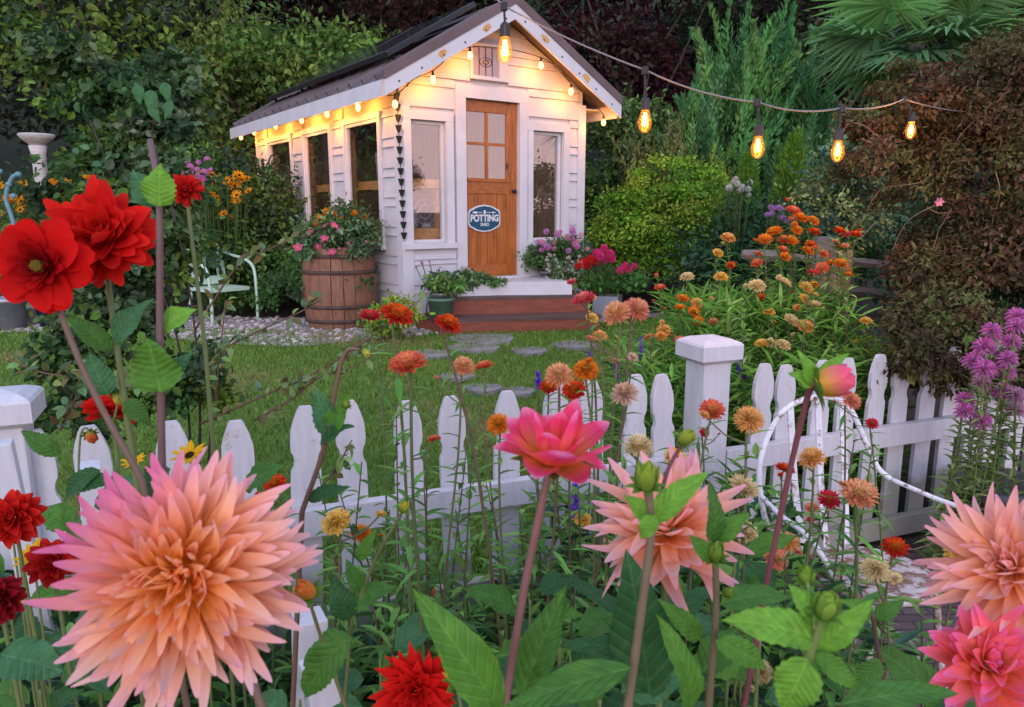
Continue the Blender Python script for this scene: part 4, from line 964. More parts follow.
tree('conifer', 'black green conifer at the edge of the wood behind the fan palm', 'tree', 1030, 15, 7, [((0, 0, 4.6), (2.2, 1.5, 3.4))], 9000, .14, [(.018, .03, .018), (.03, .045, .022)], clumps=90, trunk=.18)
tree('bay_shrub', 'dark leafy shrub close behind the shed front corner, below the plum tree', 'shrub', 622, 10.9, 2.4, [((0, 0, 1.4), (.75, .6, 1.3)), ((.4, .1, 2.0), (.7, .6, .7)), ((-.3, .2, .8), (.7, .6, .8))], 8000, .08, [(.04, .08, .02), (.06, .10, .025), (.035, .06, .02)], clumps=90, trunk=.04)
tree('feathery_shrub', 'light green round shrub right of the red geranium pot', 'shrub', 668, 9.2, 1.6, [((0, 0, .78), (.78, .6, .62)), ((.3, -.1, 1.1), (.55, .5, .5)), ((-.35, 0, .9), (.55, .5, .65)), ((.1, .1, .4), (.85, .6, .5)), ((.05, 0, 1.45), (.48, .4, .42)), ((-.3, .1, 1.25), (.4, .4, .4))], 20000, .045, [(.06, .14, .012), (.08, .17, .018), (.05, .11, .014), (.11, .18, .022)], clumps=170, trunk=.03, cs=.16)
spray_shrub('bamboo_shrub', 'wispy olive shrub rising above the light green round shrub', 'shrub', 655, 9.9, .75, .5, 1.7, 110, .75, .38, [(.09, .11, .035), (.07, .09, .03), (.11, .12, .05)], .06, 60)
spray_shrub('yellow_flowered_shrub', 'thin shrub with tiny yellow blossoms beside the round shrub', 'shrub', 712, 9.4, .35, .3, 1.4, 50, .6, .32, [(.09, .14, .02), (.12, .17, .025), (.30, .30, .02)], .045, 70)
def cone(px, Y, ytop, r, label):
    X = at(px, 200, Y)[0]; g = gz(X, Y); h = zpx(ytop, Y) - g; t = thing('arborvitae', label, 'conifer', (X, Y, g), 'small cone shaped conifers')
    b = MB(); n = 9000; z = R.random(n) ** .8; a = R.random(n) * 6.283; rr = r * (1.02 - z) ** .8 * (.75 + .3 * R.random(n)) * (1 + .12 * np.sin(a * 7 + z * 9))
    P = np.c_[X + rr * np.cos(a), Y + rr * np.sin(a), g + z * h]; o = np.c_[np.cos(a), np.sin(a), np.full(n, 1.6)]
    leafset(b, P, norm(o + R.normal(size=(n, 3)) * .4), rnd_unit(n), .06 + .04 * R.random(n), .018, pick([(.07, .15, .018), (.09, .18, .022), (.05, .11, .02)], n, .25)); b.build('crown', M_leaf, t)
    tb = MB(); tb.tube([(X, Y, g - .05), (X, Y, g + h * .9)], [.04, .01], 6); tb.build('trunk', M_bark, t)
cone(790, 9.0, 142, .42, 'bright cone shaped conifer below the third hanging bulb')
cone(746, 9.3, 160, .36, 'dark slim cone shaped conifer behind the white phlox')
tree('dark_shrub', 'low black green shrub behind the split rail fence', 'shrub', 800, 8.3, 1.2, [((0, 0, .5), (.8, .5, .8)), ((-.7, .1, .4), (.7, .5, .7)), ((.8, .1, .7), (.7, .5, 1.0))], 8000, .07, DKGREENS, clumps=90, trunk=0)
tree('variegated_shrub', 'loose grey green shrub between the conifers and the brown vine', 'shrub', 842, 7.6, 1.5, [((0, 0, 1.0), (.38, .4, .9)), ((.1, 0, 1.5), (.3, .3, .5))], 4500, .055, [(.10, .15, .06), (.06, .12, .06), (.16, .18, .06), (.05, .09, .06)], clumps=70, trunk=.02)
tree('dark_shrub', 'dark hedge plant filling the gap behind the yellow flowered shrub', 'shrub', 715, 10.4, 1.6, [((0, 0, .9), (1.0, .5, 1.1)), ((1.2, .1, .9), (.9, .5, 1.2)), ((2.2, .1, .9), (.9, .5, 1.2))], 8000, .085, DKGREENS, clumps=90, trunk=0)
# wood at the back, one mass
b = MB(); bl = [((x, 20 + 2 * math.sin(x), 3.5), (2.4, 1.2, 5.5)) for x in np.arange(-20, 22, 2.4)]; crown(b, bl, 42000, .26, [(.022, .03, .016), (.03, .045, .02), (.035, .03, .022), (.016, .022, .016)], 420, cs=.16, shell=.3); tag(b.build('woodland', M_leaf), kind='stuff')
# fan palm
X, Y = at(915, 60, 8.6)[:2]; g = gz(X, Y); t = thing('fan_palm', 'fan palm with spiky round leaves above the brown vine', 'palm', (X, Y, g)); zc = zpx(58, Y)
b = MB(); b.tube(curve([(X, Y, g - .1), (X + .03, Y, (g + zc) / 2), (X, Y, zc)], 10), .085, 8); b.build('trunk', M_bark, t, True)
def frond(c, d, L, nrm, n=34):
    b = MB(); d = norm(d); s = norm(np.cross(d, nrm)); u = np.cross(s, d); pl = .35 * L; hub = c + d * pl
    b.tube(curve([c, c + d * pl * .6 + u * .02, hub], 6), .008, 5, (.08, .12, .03)); base = pick([(.06, .13, .04), (.08, .165, .055), (.05, .115, .05)], 1, .12)[0]
    for k in range(n):
        a = rad(-128 + 256 * k / (n - 1)); dd = d * math.cos(a) + s * math.sin(a); l = L * .62 * (1 - .25 * abs(a) / 2.3) * (.93 + .1 * R.random()); w = .026 * L / .6
        q = np.cross(dd, u); m = hub + dd * l * .5 + u * .02 * R.normal(); tip = hub + dd * l - np.array([0, 0, 1]) * l * (.10 + .12 * R.random())
        b.add([hub, m - q * w * .5 + u * .008, m + u * -.004, m + q * w * .5 + u * .008, tip], [(0, 1, 2), (0, 2, 3), (1, 4, 2), (2, 4, 3)], base * (1 + .15 * R.normal()))
    return b.build('frond', M_leaf, t)
for k in range(17):
    a = k * 2.4; el = [.8, .35, .0, -.3][k % 4] + .1 * R.normal(); d = np.array([math.cos(a), math.sin(a), math.tan(el) if abs(el) < 1.2 else 2]); frond(np.array([X, Y, zc]), d, 1.32 + .25 * R.random(), np.array([0, 0, 1.]) + .3 * R.normal(size=3))
# brown climbing vine mounded over the rail fence
vx, vy = at(985, 210, 4.7)[:2]; t = thing('withered_vine', 'great mound of withered brown climbing vine leaning over the picket fence', 'vine', (vx, vy, gz(vx, vy)))
VB = [((-.5, -.02, 1.98), (.36, .32, .34)), ((-.62, -.02, 1.72), (.27, .3, .36)), ((.1, 0, 2.2), (.5, .4, .36)), ((0, 0, 1.55), (.62, .45, .72)), ((-.08, -.05, 1.05), (.42, .42, .6)), ((.5, .1, 1.9), (.65, .5, .7)), ((.15, -.2, .95), (.6, .45, .5)), ((.7, 0, 1.0), (.6, .5, .8)), ((-.22, -.12, 1.7), (.34, .3, .35))]
b = MB(); crown(b, [((vx + c[0], vy + c[1], c[2] + .12), r) for c, r in VB], 56000, .035, [(.10, .068, .04), (.075, .05, .03), (.125, .08, .048), (.09, .08, .036), (.085, .085, .035), (.065, .072, .028), (.10, .095, .04), (.075, .05, .03), (.12, .07, .04), (.13, .07, .035), (.06, .05, .025)], 560, cs=.13, aspect=.42, droop=.6, shell=.8); b.build('foliage', M_dry, t)
b = MB(); crown(b, [((vx - .35, vy - .72, .72), (.42, .28, .3)), ((vx + .15, vy - .62, .72), (.5, .3, .34)), ], 9000, .036, [(.055, .07, .025), (.07, .075, .03), (.04, .055, .02), (.08, .06, .03)], 110, cs=.2, aspect=.45, droop=.6); b.build('foliage', M_leaf, t)
b = MB(); crown(b, [(at(890, 372, 3.46), (.10, .10, .09)), (at(918, 372, 3.42), (.15, .12, .17)), (at(935, 335, 3.7), (.2, .2, .2)), (at(960, 385, 3.55), (.18, .14, .19)), (at(1000, 380, 3.66), (.24, .16, .2)), (at(1040, 380, 3.75), (.2, .2, .25)), (at(935, 315, 3.8), (.14, .15, .2))], 15000, .034, [(.055, .065, .022), (.07, .07, .03), (.04, .05, .018), (.09, .06, .032), (.06, .045, .025)], 170, cs=.24, aspect=.45, droop=.7, shell=.5); b.build('foliage', M_dry, t)
b = MB(); crown(b, [((vx + .45, vy + .15, .8), (.7, .3, .8))], 5000, .06, DKGREENS, 80); b.build('foliage', M_leaf, t)
for k in range(64):
    c, r = VB[R.integers(0, len(VB))]; d = norm(np.array([R.normal(), -abs(R.normal()) - .3, R.normal()])); p = np.array([vx, vy, .12]) + np.array(c) + d * np.array(r) * .98; q = rnd_unit(1)[0]; L = .12 + .22 * R.random()
    b = MB(); b.tube(curve([p, p + q * L * .4 + d * .05, p + q * L * .8 - [0, 0, .1 * L], p + q * L - [0, 0, .5 * L]], 9), np.linspace(.0030, .0014, 9), 4, pick([(.20, .14, .095), (.14, .095, .065)], 1, .2)[0])
    if 1: b.build('twig', M_stem, t)
b = MB()
def mini(name, label, cat, px, py, Y, size, col, petals=6, group=None):
    p = at(px, py, Y); b = MB()
    for k in range(petals):
        a = k * 6.283 / petals; petal(b, np.zeros(3), np.array([math.cos(a), -.35, math.sin(a)]), np.array([0, -1., 0]), size, size * .7, col, col, nu=3, nv=1)
    o = b.build(name, M_petal); o.location = p; return tag(o, label, cat, group)
mini('rose_bloom', 'single small pink bloom caught in the brown vine', 'flower', 938, 202, 4.1, .03, (.75, .30, .42))
for px, py, lab in ((918, 308, 'pale dried blossom at the end of the split rail'), (951, 348, 'largest pale dried blossom low on the brown vine'), (933, 361, 'small pale dried blossom just over the fence tops')): mini('dried_blossom', lab, 'flower', px, py, 3.95, .026, (.62, .55, .45), 4, 'dried blossoms on the vine')
# split rail fence
rfn = thing('rail_fence', 'weathered split rail fence with grey posts behind the far strawflowers', 'fence', on_ground(835, 345)); RY = 5.3
for px, yt, w, m in ((824, 237, .13, M_oldwood), (842, 250, .11, M_oldpost)):
    p = at(px, yt, RY - (.12 if m is M_oldpost else 0)); b = MB(); g = gz(p[0], p[1]); b.box((p[0] - w / 2, p[1] - .05, g - .05), (p[0] + w / 2, p[1] + .05, p[2]), ch=.008); b.v[-1] += R.normal(size=b.v[-1].shape) * .003; b.build('post', m, rfn)
for A, Bq, h in (((742, 254), (914, 268), .07), ((840, 289), (922, 304), .08), ((760, 296), (840, 290), .06)):
    p, q = at(*A, RY + .07), at(*Bq, RY - .03 if Bq[0] > 900 else RY + .03); m = (p + q) / 2 + [0, 0, .012]; b = MB(); c = curve([p, m, q], 14); b.tube(c, h / 2 * (1 + .12 * R.normal(size=len(c))), 5); b.build('rail', M_oldwood, rfn)
# clipped hedge under the side windows
hd = thing('box_hedge', 'low dark green hedge under the shed side windows', 'hedge', sl(-.5, 2.3, -.36))
b = MB(); crown(b, [(sl(-.42, y, -.06), (.42, .40, .50)) for y in np.arange(.75, 4.9, .38)] + [(sl(-.85, y, -.22), (.4, .4, .34)) for y in (1.9, 2.5, 3.1, 3.7, 4.3)], 26000, .05, [(.03, .075, .018), (.045, .10, .022), (.025, .06, .02)], 200, cs=.2); b.build('foliage', M_leaf, hd)
# ------------------------------------------------------------------ flowers in clumps and pots
def daisy_mesh(name, col, cen, n=11, W=.36, dome=.2):
    b = MB()
    for k in range(n):
        a = k * 6.283 / n + R.normal() * .1; petal(b, np.array([0, 0, 0.]), np.array([math.cos(a), math.sin(a), .1]), np.array([0, 0, 1.]), 1 * (.9 + .2 * R.random()), W, col, np.asarray(col) * 1.1, nu=3, nv=1, pt=.4)
    b.lathe([(.28, 0), (.26, dome * .6), (.15, dome), (.001, dome * 1.1)], 8, cen, cap=False); o = b.build(name, M_petal); me = o.data; bpy.data.objects.remove(o); return me
def puff_mesh(name, cols, n=46, ps=.42):
    b = MB()
    for k in range(n):
        z = 1 - 1.6 * k / n; r = math.sqrt(max(0, 1 - z * z)); a = k * 2.4; d = np.array([r * math.cos(a), r * math.sin(a), z]); c = pick(cols, 1, .15)[0]; s = norm(np.cross(d, [.3, .2, 1])); u = np.cross(s, d)
        for j in range(4):
            e = j * 1.571 + k; q = s * math.cos(e) + u * math.sin(e); b.add([d * .72, d * .86 + q * ps * .5 + np.cross(d, q) * ps * .22, d * .88 + q * ps, d * .86 + q * ps * .5 - np.cross(d, q) * ps * .22], [(0, 1, 2), (0, 2, 3)], c)
    o = b.build(name, M_petal); me = o.data; bpy.data.objects.remove(o); return me
FM_ = {'gold': daisy_mesh('flower', (.72, .30, .015), (.05, .025, .01)), 'yellow': daisy_mesh('flower', (.78, .45, .02), (.05, .025, .01)), 'orange': puff_mesh('flower', [(.78, .26, .01), (.8, .36, .02)]), 'pinkp': daisy_mesh('flower', (.72, .10, .28), (.6, .5, .1), 5, .85), 'lilac': puff_mesh('flower', [(.50, .25, .55), (.62, .36, .62)], 30, .5),
       'phlox': puff_mesh('flower', [(.58, .18, .52), (.66, .28, .60)], 34, .5), 'white': puff_mesh('flower', [(.70, .70, .66), (.62, .62, .60)], 30, .5), 'red': puff_mesh('flower', [(.72, .025, .02), (.62, .015, .02)]), 'magenta': puff_mesh('flower', [(.72, .03, .20), (.78, .06, .28)]), 'pinkpale': puff_mesh('flower', [(.72, .40, .48), (.62, .30, .42)], 30, .5)}
def clump(name, label, cat, loc, blobs, n, size, cols, flowers, group=None, aspect=.5, stems=True, matl=None):
    """loc on its support; blobs relative; flowers: (dx, dy, dz, radius, kind) relative"""
    loc = np.asarray(loc, float); t = thing(name, label, cat, loc, group)
    b = MB(); crown(b, [(loc + np.array(c), r) for c, r in blobs], n, size, cols, max(20, n // 60), cs=.3, aspect=aspect, shell=.2, up=.5); b.build('foliage', matl or M_leaf, t)
    b = MB()
    for f in flowers:
        p = loc + np.array(f[:3]); inst('flower', FM_[f[4]], t, p, axis_frame((0, 0, 0), norm(np.array([R.normal() * .35, -.75 + R.normal() * .3, .75])), R.random() * 6), f[3])
        b.tube(curve([loc + np.array(f[:3]) * [.35, .35, .1], loc + np.array(f[:3]) * [.8, .8, .6], p], 5), .004, 4, (.06, .11, .03))
    if flowers: b.build('stem', M_stem, t)
    return t
def scat(pxs, Y, loc, kinds, r, jy=.1):
    out = []
    for (px, py), k in zip(pxs, kinds if isinstance(kinds, (list, tuple)) else [kinds] * len(pxs)):
        p = at(px, py, Y + R.normal() * jy) - np.asarray(loc); out.append((p[0], p[1], p[2], r * (.8 + .4 * R.random()), k))
    return out
def rpx(n, x0, x1, y0, y1): return [(x0 + (x1 - x0) * R.random(), y0 + (y1 - y0) * R.random()) for _ in range(n)]
# barrel planter
bp = on_z(341, 326, SHEDZ); bp = np.array([bp[0] + .02, bp[1] - .05, SHEDZ]); brl = thing('barrel_planter', 'old oak barrel planter with dark hoops at the shed corner', 'barrel', bp)
def brad(z): return .335 + .055 * (1 - ((z - .42) / .42) ** 2)
b = MB(); nst = 20
for k in range(nst):
    a0, a1 = (k + .03) * 6.283 / nst, (k + .97) * 6.283 / nst; zz = np.linspace(0, .84, 9); V = []
    rv_ = 1 + .012 * R.normal()
    for z in zz:
        for a in np.linspace(a0, a1, 4): V.append((brad(z) * rv_ * math.cos(a), brad(z) * rv_ * math.sin(a), z))
        for a in (a1, a0): V.append(((brad(z) - .03) * math.cos(a), (brad(z) - .03) * math.sin(a), z))
    f = [(i * 6 + j, i * 6 + (j + 1) % 6, i * 6 + 6 + (j + 1) % 6, i * 6 + 6 + j) for i in range(8) for j in range(6)] + [(5, 4, 3, 2, 1, 0), tuple(48 + j for j in range(6))]
    b.add(np.array(V) + bp, f)
b.build('staves', M_cask, brl)
for z in (.10, .25, .60, .76):
    b = MB(); b.lathe([(brad(z - .02) + .004, z - .02), (brad(z - .02) + .011, z - .02), (brad(z + .02) + .011, z + .02), (brad(z + .02) + .004, z + .02)], 40, M=frame(bp, (1, 0, 0), (0, 1, 0), (0, 0, 1)), cap=False); b.build('hoop', surf('rusty hoop', (.05, .03, .025), (.10, .06, .045), 12, .7), brl, True)
b = MB(); b.lathe([(.001, .74), (.31, .74), (.31, .79), (.001, .80)], 24, M=frame(bp, (1, 0, 0), (0, 1, 0), (0, 0, 1))); b.build('soil', M_soil, brl)
bl_ = bp + [0, 0, .8]
clump('marigold_planting', 'orange marigolds and pink petunias spilling from the oak barrel', 'flowers', bl_, [((0, 0, .12), (.36, .3, .22)), ((.16, -.1, .2), (.22, .2, .26)), ((-.2, -.2, .0), (.2, .15, .16)), ((.2, -.26, -.02), (.2, .12, .14))], 5200, .05, [(.05, .09, .03), (.07, .11, .05), (.035, .07, .03)],
      scat([(320, 218), (327, 212), (335, 214), (341, 219), (331, 221), (316, 223), (354, 213), (364, 217), (345, 222), (348, 216)], bp[1] - .15, bl_, 'orange', .042) + scat([(310, 233), (324, 239), (326, 226), (334, 226), (332, 252), (298, 248), (318, 247), (345, 250)], bp[1] - .3, bl_, 'pinkp', .045) + scat([(337, 224), (342, 229), (339, 232)], bp[1] - .25, bl_, 'white', .03) + scat(rpx(10, 315, 370, 240, 262), bp[1] - .3, bl_, 'pinkpale', .02))
q = sl(-.42, -.42, -.36)
clump('golden_shrub', 'yellow green dwarf shrub growing against the foot of the barrel', 'shrub', q, [((0, 0, .16), (.26, .2, .2)), ((.12, 0, .22), (.18, .15, .18))], 2600, .05, [(.16, .20, .02), (.11, .17, .02), (.07, .13, .02)], [])
# pots by the steps
q = on_z(441, 318, P0[2] - .188); q[1] += .02; gp = pot('sage_pot', 'sage green tapered pot on the end of the lower porch step', 'pot', q, .135, .20, M_greenpot)
clump('trailing_plant', 'bright trailing plant growing in the sage green pot', 'potted plant', q + [0, 0, .19], [((0, .02, .10), (.13, .12, .11)), ((.10, .0, .08), (.10, .1, .07))], 800, .055, [(.06, .13, .03), (.09, .16, .04)], [])
q = sl(.52, -.16, -.10); b = MB(); b.box((-.02, -.10, 0), (.42, .10, .16), ch=.012); o = b.build('trough_planter', M_trim); o.location = q + [0, 0, -.02]; o.rotation_euler.z = .25; tag(o, 'white trough planter on the step below the front window', 'planter'); q = q + [.18, 0, .1]
clump('white_bacopa', 'white flowered bedding plant trailing over the white trough', 'potted plant', q, [((0, .03, .13), (.24, .09, .07)), ((-.1, .03, .15), (.15, .08, .08)), ((.22, .0, .11), (.12, .07, .06))], 1300, .045, [(.05, .10, .035), (.07, .13, .045), (.03, .07, .03)], scat(rpx(16, 436, 472, 266, 283), q[1] - .12, q, 'white', .016, .03))
q = sl(.25, -.30, -.36); pot('metal_bucket', 'grey metal bucket with a dark plant below the front window', 'bucket', q + [0, 0, .22], .10, .19, M_galv)
b = MB()
for s_ in (-1, 1): b.tube(curve([q + [s_ * .10 - .03, 0, 0], q + [s_ * .12 - .03, 0, .26], q + [s_ * .06 - .03, 0, .34], q + [-.03, 0, .36]], 12), .006, 6)
b.lathe([(.09, .205), (.11, .205), (.11, .219), (.09, .219)], 20, M=frame(q, (1, 0, 0), (0, 1, 0), (0, 0, 1)), cap=False); 
for a in (0, 2.1, 4.2): b.tube([q + [.1 * math.cos(a), .1 * math.sin(a), .21], q + [.11 * math.cos(a), .11 * math.sin(a), 0]], .006, 5)
o = b.build('plant_stand', M_blackmet, None, False, off=q); tag(o, 'black wire plant stand under the grey bucket', 'plant stand')
clump('purple_heuchera', 'dark purple grey leafy plant in the metal bucket', 'potted plant', q + [0, 0, .38], [((0, 0, .09), (.15, .13, .12))], 1000, .05, [(.06, .045, .055), (.09, .075, .08), (.05, .06, .045)], scat(rpx(5, 415, 432, 258, 270), q[1] - .1, q + [0, 0, .38], 'lilac', .014, .03))
q = sl(1.76, -.20, -.01); pot('flower_tub', 'grey tub at the end of the porch step beside the right front window', 'tub', q, .15, .2, M_galv)
clump('pink_phlox', 'lilac pink bedding flowers in the tub below the narrow front window', 'potted plant', q + [0, 0, .18], [((0, 0, .15), (.28, .2, .2)), ((-.14, -.06, .08), (.18, .15, .18)), ((.12, 0, .22), (.2, .15, .18))], 2800, .05, [(.05, .10, .03), (.035, .08, .03)], scat(rpx(13, 536, 556, 236, 256) + rpx(9, 564, 588, 232, 252) + rpx(8, 545, 575, 228, 246), q[1] - .2, q + [0, 0, .18], ['phlox', 'lilac', 'pinkpale'] * 10, .034))
q2 = q + np.array([.05, -.2, .1])
clump('white_alyssum', 'cloud of tiny white alyssum hanging over the step end', 'potted plant', q2, [((.06, -.02, .10), (.22, .13, .13)), ((.12, -.06, -.02), (.15, .1, .13))], 1500, .035, [(.06, .11, .045), (.09, .14, .07)], scat(rpx(60, 546, 580, 254, 284), q2[1] - .12, q2, 'white', .016, .05))
q = on_ground(607, 322); b = MB(); b.lathe([(.001, 0), (.165, 0), (.20, .30), (.175, .30), (.17, .26), (.001, .26)], 4, M=frame(q, norm((.9, .44, 0)), norm((-.44, .9, 0)), (0, 0, 1))); o = b.build('square_pot', M_greypot, None, False, off=q); tag(o, 'square blue grey pot on the gravel beside the steps', 'pot')
clump('geranium', 'red and magenta geraniums in the square blue grey pot', 'potted plant', q + [0, 0, .28], [((0, 0, .14), (.24, .17, .14)), ((.24, 0, .14), (.18, .15, .12)), ((-.2, 0, .14), (.15, .14, .12))], 2400, .06, [(.035, .09, .025), (.05, .12, .03)],
      scat([(583, 267), (590, 263), (596, 266), (578, 270), (588, 269)], q[1] - .22, q + [0, 0, .24], 'red', .05) + scat([(604, 252), (610, 258), (600, 260), (606, 264), (612, 263), (597, 257), (625, 270), (634, 270), (628, 274), (620, 274)], q[1] - .2, q + [0, 0, .24], 'magenta', .046), aspect=.8)
# flowers behind the rose, at the far side of the lawn
q = np.array([*at(214, 200, 8.8)[:2], 0]); q[2] = gz(q[0], q[1])
clump('coneflower_clump', 'tall clump of golden orange coneflowers left of the shed side windows', 'flowers', q, [((0, 0, .5), (.4, .3, .6)), ((0, 0, 1.0), (.36, .25, .35))], 3000, .07, [(.04, .08, .02), (.05, .10, .025)], scat(rpx(44, 186, 250, 172, 206), 8.55, q, 'gold', .062) + scat([(224, 214), (230, 218), (190, 203), (194, 199)], 8.5, q, 'gold', .055))
q = np.array([*at(193, 200, 8.4)[:2], 0]); q[2] = gz(q[0], q[1])
clump('pink_phlox', 'small pink phlox heads beside the golden coneflowers', 'flowers', q, [((0, 0, .6), (.22, .2, .7))], 1200, .06, DKGREENS, scat(rpx(18, 184, 212, 158, 184), 8.3, q, 'phlox', .035))
q = np.array([*at(45, 200, 8.6)[:2], 0]); q[2] = gz(q[0], q[1])
clump('marigold_clump', 'loose bed of orange flowers below the stone bird bath', 'flowers', q, [((0, 0, .4), (.9, .4, .55)), ((.5, 0, .6), (.5, .3, .5)), ((0, -.1, 1.0), (.5, .25, .4))], 6500, .07, [(.06, .10, .02), (.10, .13, .03), (.045, .09, .03)], scat(rpx(26, -20, 110, 170, 215) + rpx(8, 85, 100, 175, 195), 8.3, q, ['gold', 'orange'] * 17, .06))
q = np.array([*at(44, 200, 9.3)[:2], 0]); q[2] = gz(q[0], q[1]); zb = zpx(141, 9.3) - q[2]
b = MB(); b.lathe([(.001, 0), (.15, 0), (.15, .05), (.08, .12), (.06, .5), (.08, zb - .2), (.10, zb - .1), (.001, zb - .1)], 20); 
bb = thing('bird_bath', 'pale stone bird bath on a pedestal among dark shrubs', 'bird bath', q); b.v = [v + q for v in b.v]; b.build('pedestal', M_stone, bb, True)
b = MB(); b.lathe([(.001, zb - .099), (.09, zb - .09), (.17, zb - .02), (.20, zb + .02), (.19, zb + .035), (.1, zb - .01), (.001, zb - .03)], 24); b.v = [v + q for v in b.v]; b.build('bowl', M_stone, bb, True)
q = np.array([*at(9, 200, 7.9)[:2], 0]); q[2] = gz(q[0], q[1]); b = MB(); M_blue = plain('sky blue paint', (.12, .25, .31), .5); zt = zpx(176, 7.9)
b.tube(curve([(q[0], q[1], q[2]), (q[0] + .02, q[1], q[2] + 1.0), (q[0] - .03, q[1], zt - .25), (q[0] + .05, q[1], zt - .05), (q[0] + .12, q[1], zt)], 16), .022, 7)
for dx, dz in ((.13, .0), (-.06, .03), (.05, -.22), (.02, -.1)): b.lathe([(.001, -.03), (.025, -.02), (.03, 0), (.025, .02), (.001, .03)], 10, M=frame((q[0] + dx, q[1], zt + dz), (1, 0, 0), (0, 1, 0), (0, 0, 1)))
o = b.build('garden_ornament', M_blue, None, True, off=q); tag(o, 'sky blue metal garden ornament at the far end of the lawn', 'ornament')
for px, py, r, h, m, lab in ((12, 330, .17, .34, M_galv, 'grey bucket pot at the lawn edge behind the open red dahlia'), (31, 326, .13, .22, M_stone, 'small pale grey pot between bucket and cobalt pot'), (55, 328, .17, .3, M_bluepot, 'dark cobalt blue pot on the gravel edge')):
    q = on_ground(px, py); pot('plant_pot', lab, 'pot', q, r, h, m)
# mint chair
q = on_ground(222, 322); mc = thing('mint_chair', 'pale mint green metal garden chair on the gravel beside the hedge', 'chair', q); cd = norm(np.array([.75, -.6, 0])); cr = np.array([-cd[1], cd[0], 0])
def mp_(f, r, z): return q + cd * f + cr * r + np.array([0, 0, z])
b = MB(); P = [(-.22, .05), (.22, .05), (.22, .42), (.19, .50), (.08, .53), (-.08, .53), (-.19, .50), (-.22, .42)]; H = [(-.13, .14), (.13, .14), (.11, .24), (-.11, .24)]
BM = frame(mp_(-.20, 0, .36), cr, norm(np.array([0, 0, 1]) - cd * .22), cd); b.prism([(-.22, .05), (.22, .05), (.22, .14), (-.22, .14)], -.006, .006, BM); b.prism([(-.22, .25), (.22, .25), (.22, .42), (.19, .50), (.08, .53), (-.08, .53), (-.19, .50), (-.22, .42)], -.006, .006, BM)
for s_ in (-1, 1): b.prism([(s_ * .22, .1395), (s_ * .22, .2505), (s_ * .12, .2505), (s_ * .12, .1395)][::int(s_)], -.0055, .0055, BM)
b.build('backrest', M_mint, mc)
b = MB(); b.prism([(-.23, -.22), (.23, -.22), (.25, .2), (.2, .26), (-.2, .26), (-.25, .2)], 0, .03, frame(mp_(0, 0, .36), cr, cd, (0, 0, 1))); b.build('seat', M_mint, mc)
for s_ in (-1, 1):
    b = MB(); b.tube(curve([mp_(-.29, s_ * .235, .76), mp_(-.16, s_ * .27, .72), (mp_(.10, s_ * .28, .68)), mp_(.26, s_ * .275, .58), mp_(.29, s_ * .27, .3), mp_(.28, s_ * .27, 0)], 22), .017, 7); b.build('arm', M_mint, mc, True)
    b = MB(); b.tube(curve([mp_(-.2, s_ * .2, .37), mp_(-.26, s_ * .22, .18), mp_(-.34, s_ * .22, 0)], 8), .014, 7); b.build('leg', M_mint, mc, True)
# white and purple phlox near the conifers
q = np.array([*at(738, 200, 8.2)[:2], 0]); q[2] = gz(q[0], q[1])
clump('white_phlox', 'white phlox heads in front of the slim dark conifer', 'flowers', q, [((0, 0, .6), (.2, .2, .8))], 1200, .06, DKGREENS, scat(rpx(16, 728, 751, 176, 196), 8.1, q, 'white', .03) + scat(rpx(6, 816, 824, 187, 197), 8.1, q, 'white', .028))
q = np.array([*at(778, 200, 7.6)[:2], 0]); q[2] = gz(q[0], q[1])
clump('purple_phlox', 'mauve phlox heads peeping above the orange strawflowers', 'flowers', q, [((0, 0, .5), (.25, .2, .7))], 1300, .06, DKGREENS, scat(rpx(10, 766, 784, 204, 218) + rpx(5, 784, 793, 219, 226), 7.4, q, 'lilac', .028))
# ------------------------------------------------------------------ strawflowers
PAL = {'red': ((.62, .025, .02), (.72, .14, .02), (.62, .30, .03)), 'crimson': ((.55, .02, .06), (.66, .06, .07), (.5, .25, .05)), 'coral': ((.72, .12, .06), (.80, .28, .14), (.7, .36, .08)), 'salmon': ((.76, .24, .16), (.80, .42, .25), (.72, .40, .12)),
       'orange': ((.78, .22, .025), (.80, .34, .04), (.60, .26, .02)), 'apricot': ((.80, .40, .12), (.82, .52, .20), (.72, .40, .06)), 'yellow': ((.80, .50, .09), (.82, .60, .18), (.70, .40, .05)), 'cream': ((.78, .62, .32), (.80, .68, .40), (.66, .46, .14)), 'peach': ((.80, .34, .17), (.82, .50, .26), (.74, .46, .14)),
       'fade': ((.70, .52, .40), (.72, .50, .34), (.5, .36, .2)), 'pink': ((.70, .07, .11), (.76, .22, .20), (.66, .32, .10))}
BM_ = {}
def bloom(ck, shape):
    if (ck, shape) not in BM_: BM_[(ck, shape)] = bloom_mesh('bloom', *PAL[ck], shape, len(BM_) + 3)
    return BM_[(ck, shape)]
SLF = [(.07, .17, .025), (.09, .20, .03), (.05, .13, .025), (.11, .20, .045)]
SL = [(.045, .11, .022), (.06, .14, .028), (.035, .09, .022), (.08, .155, .035)]
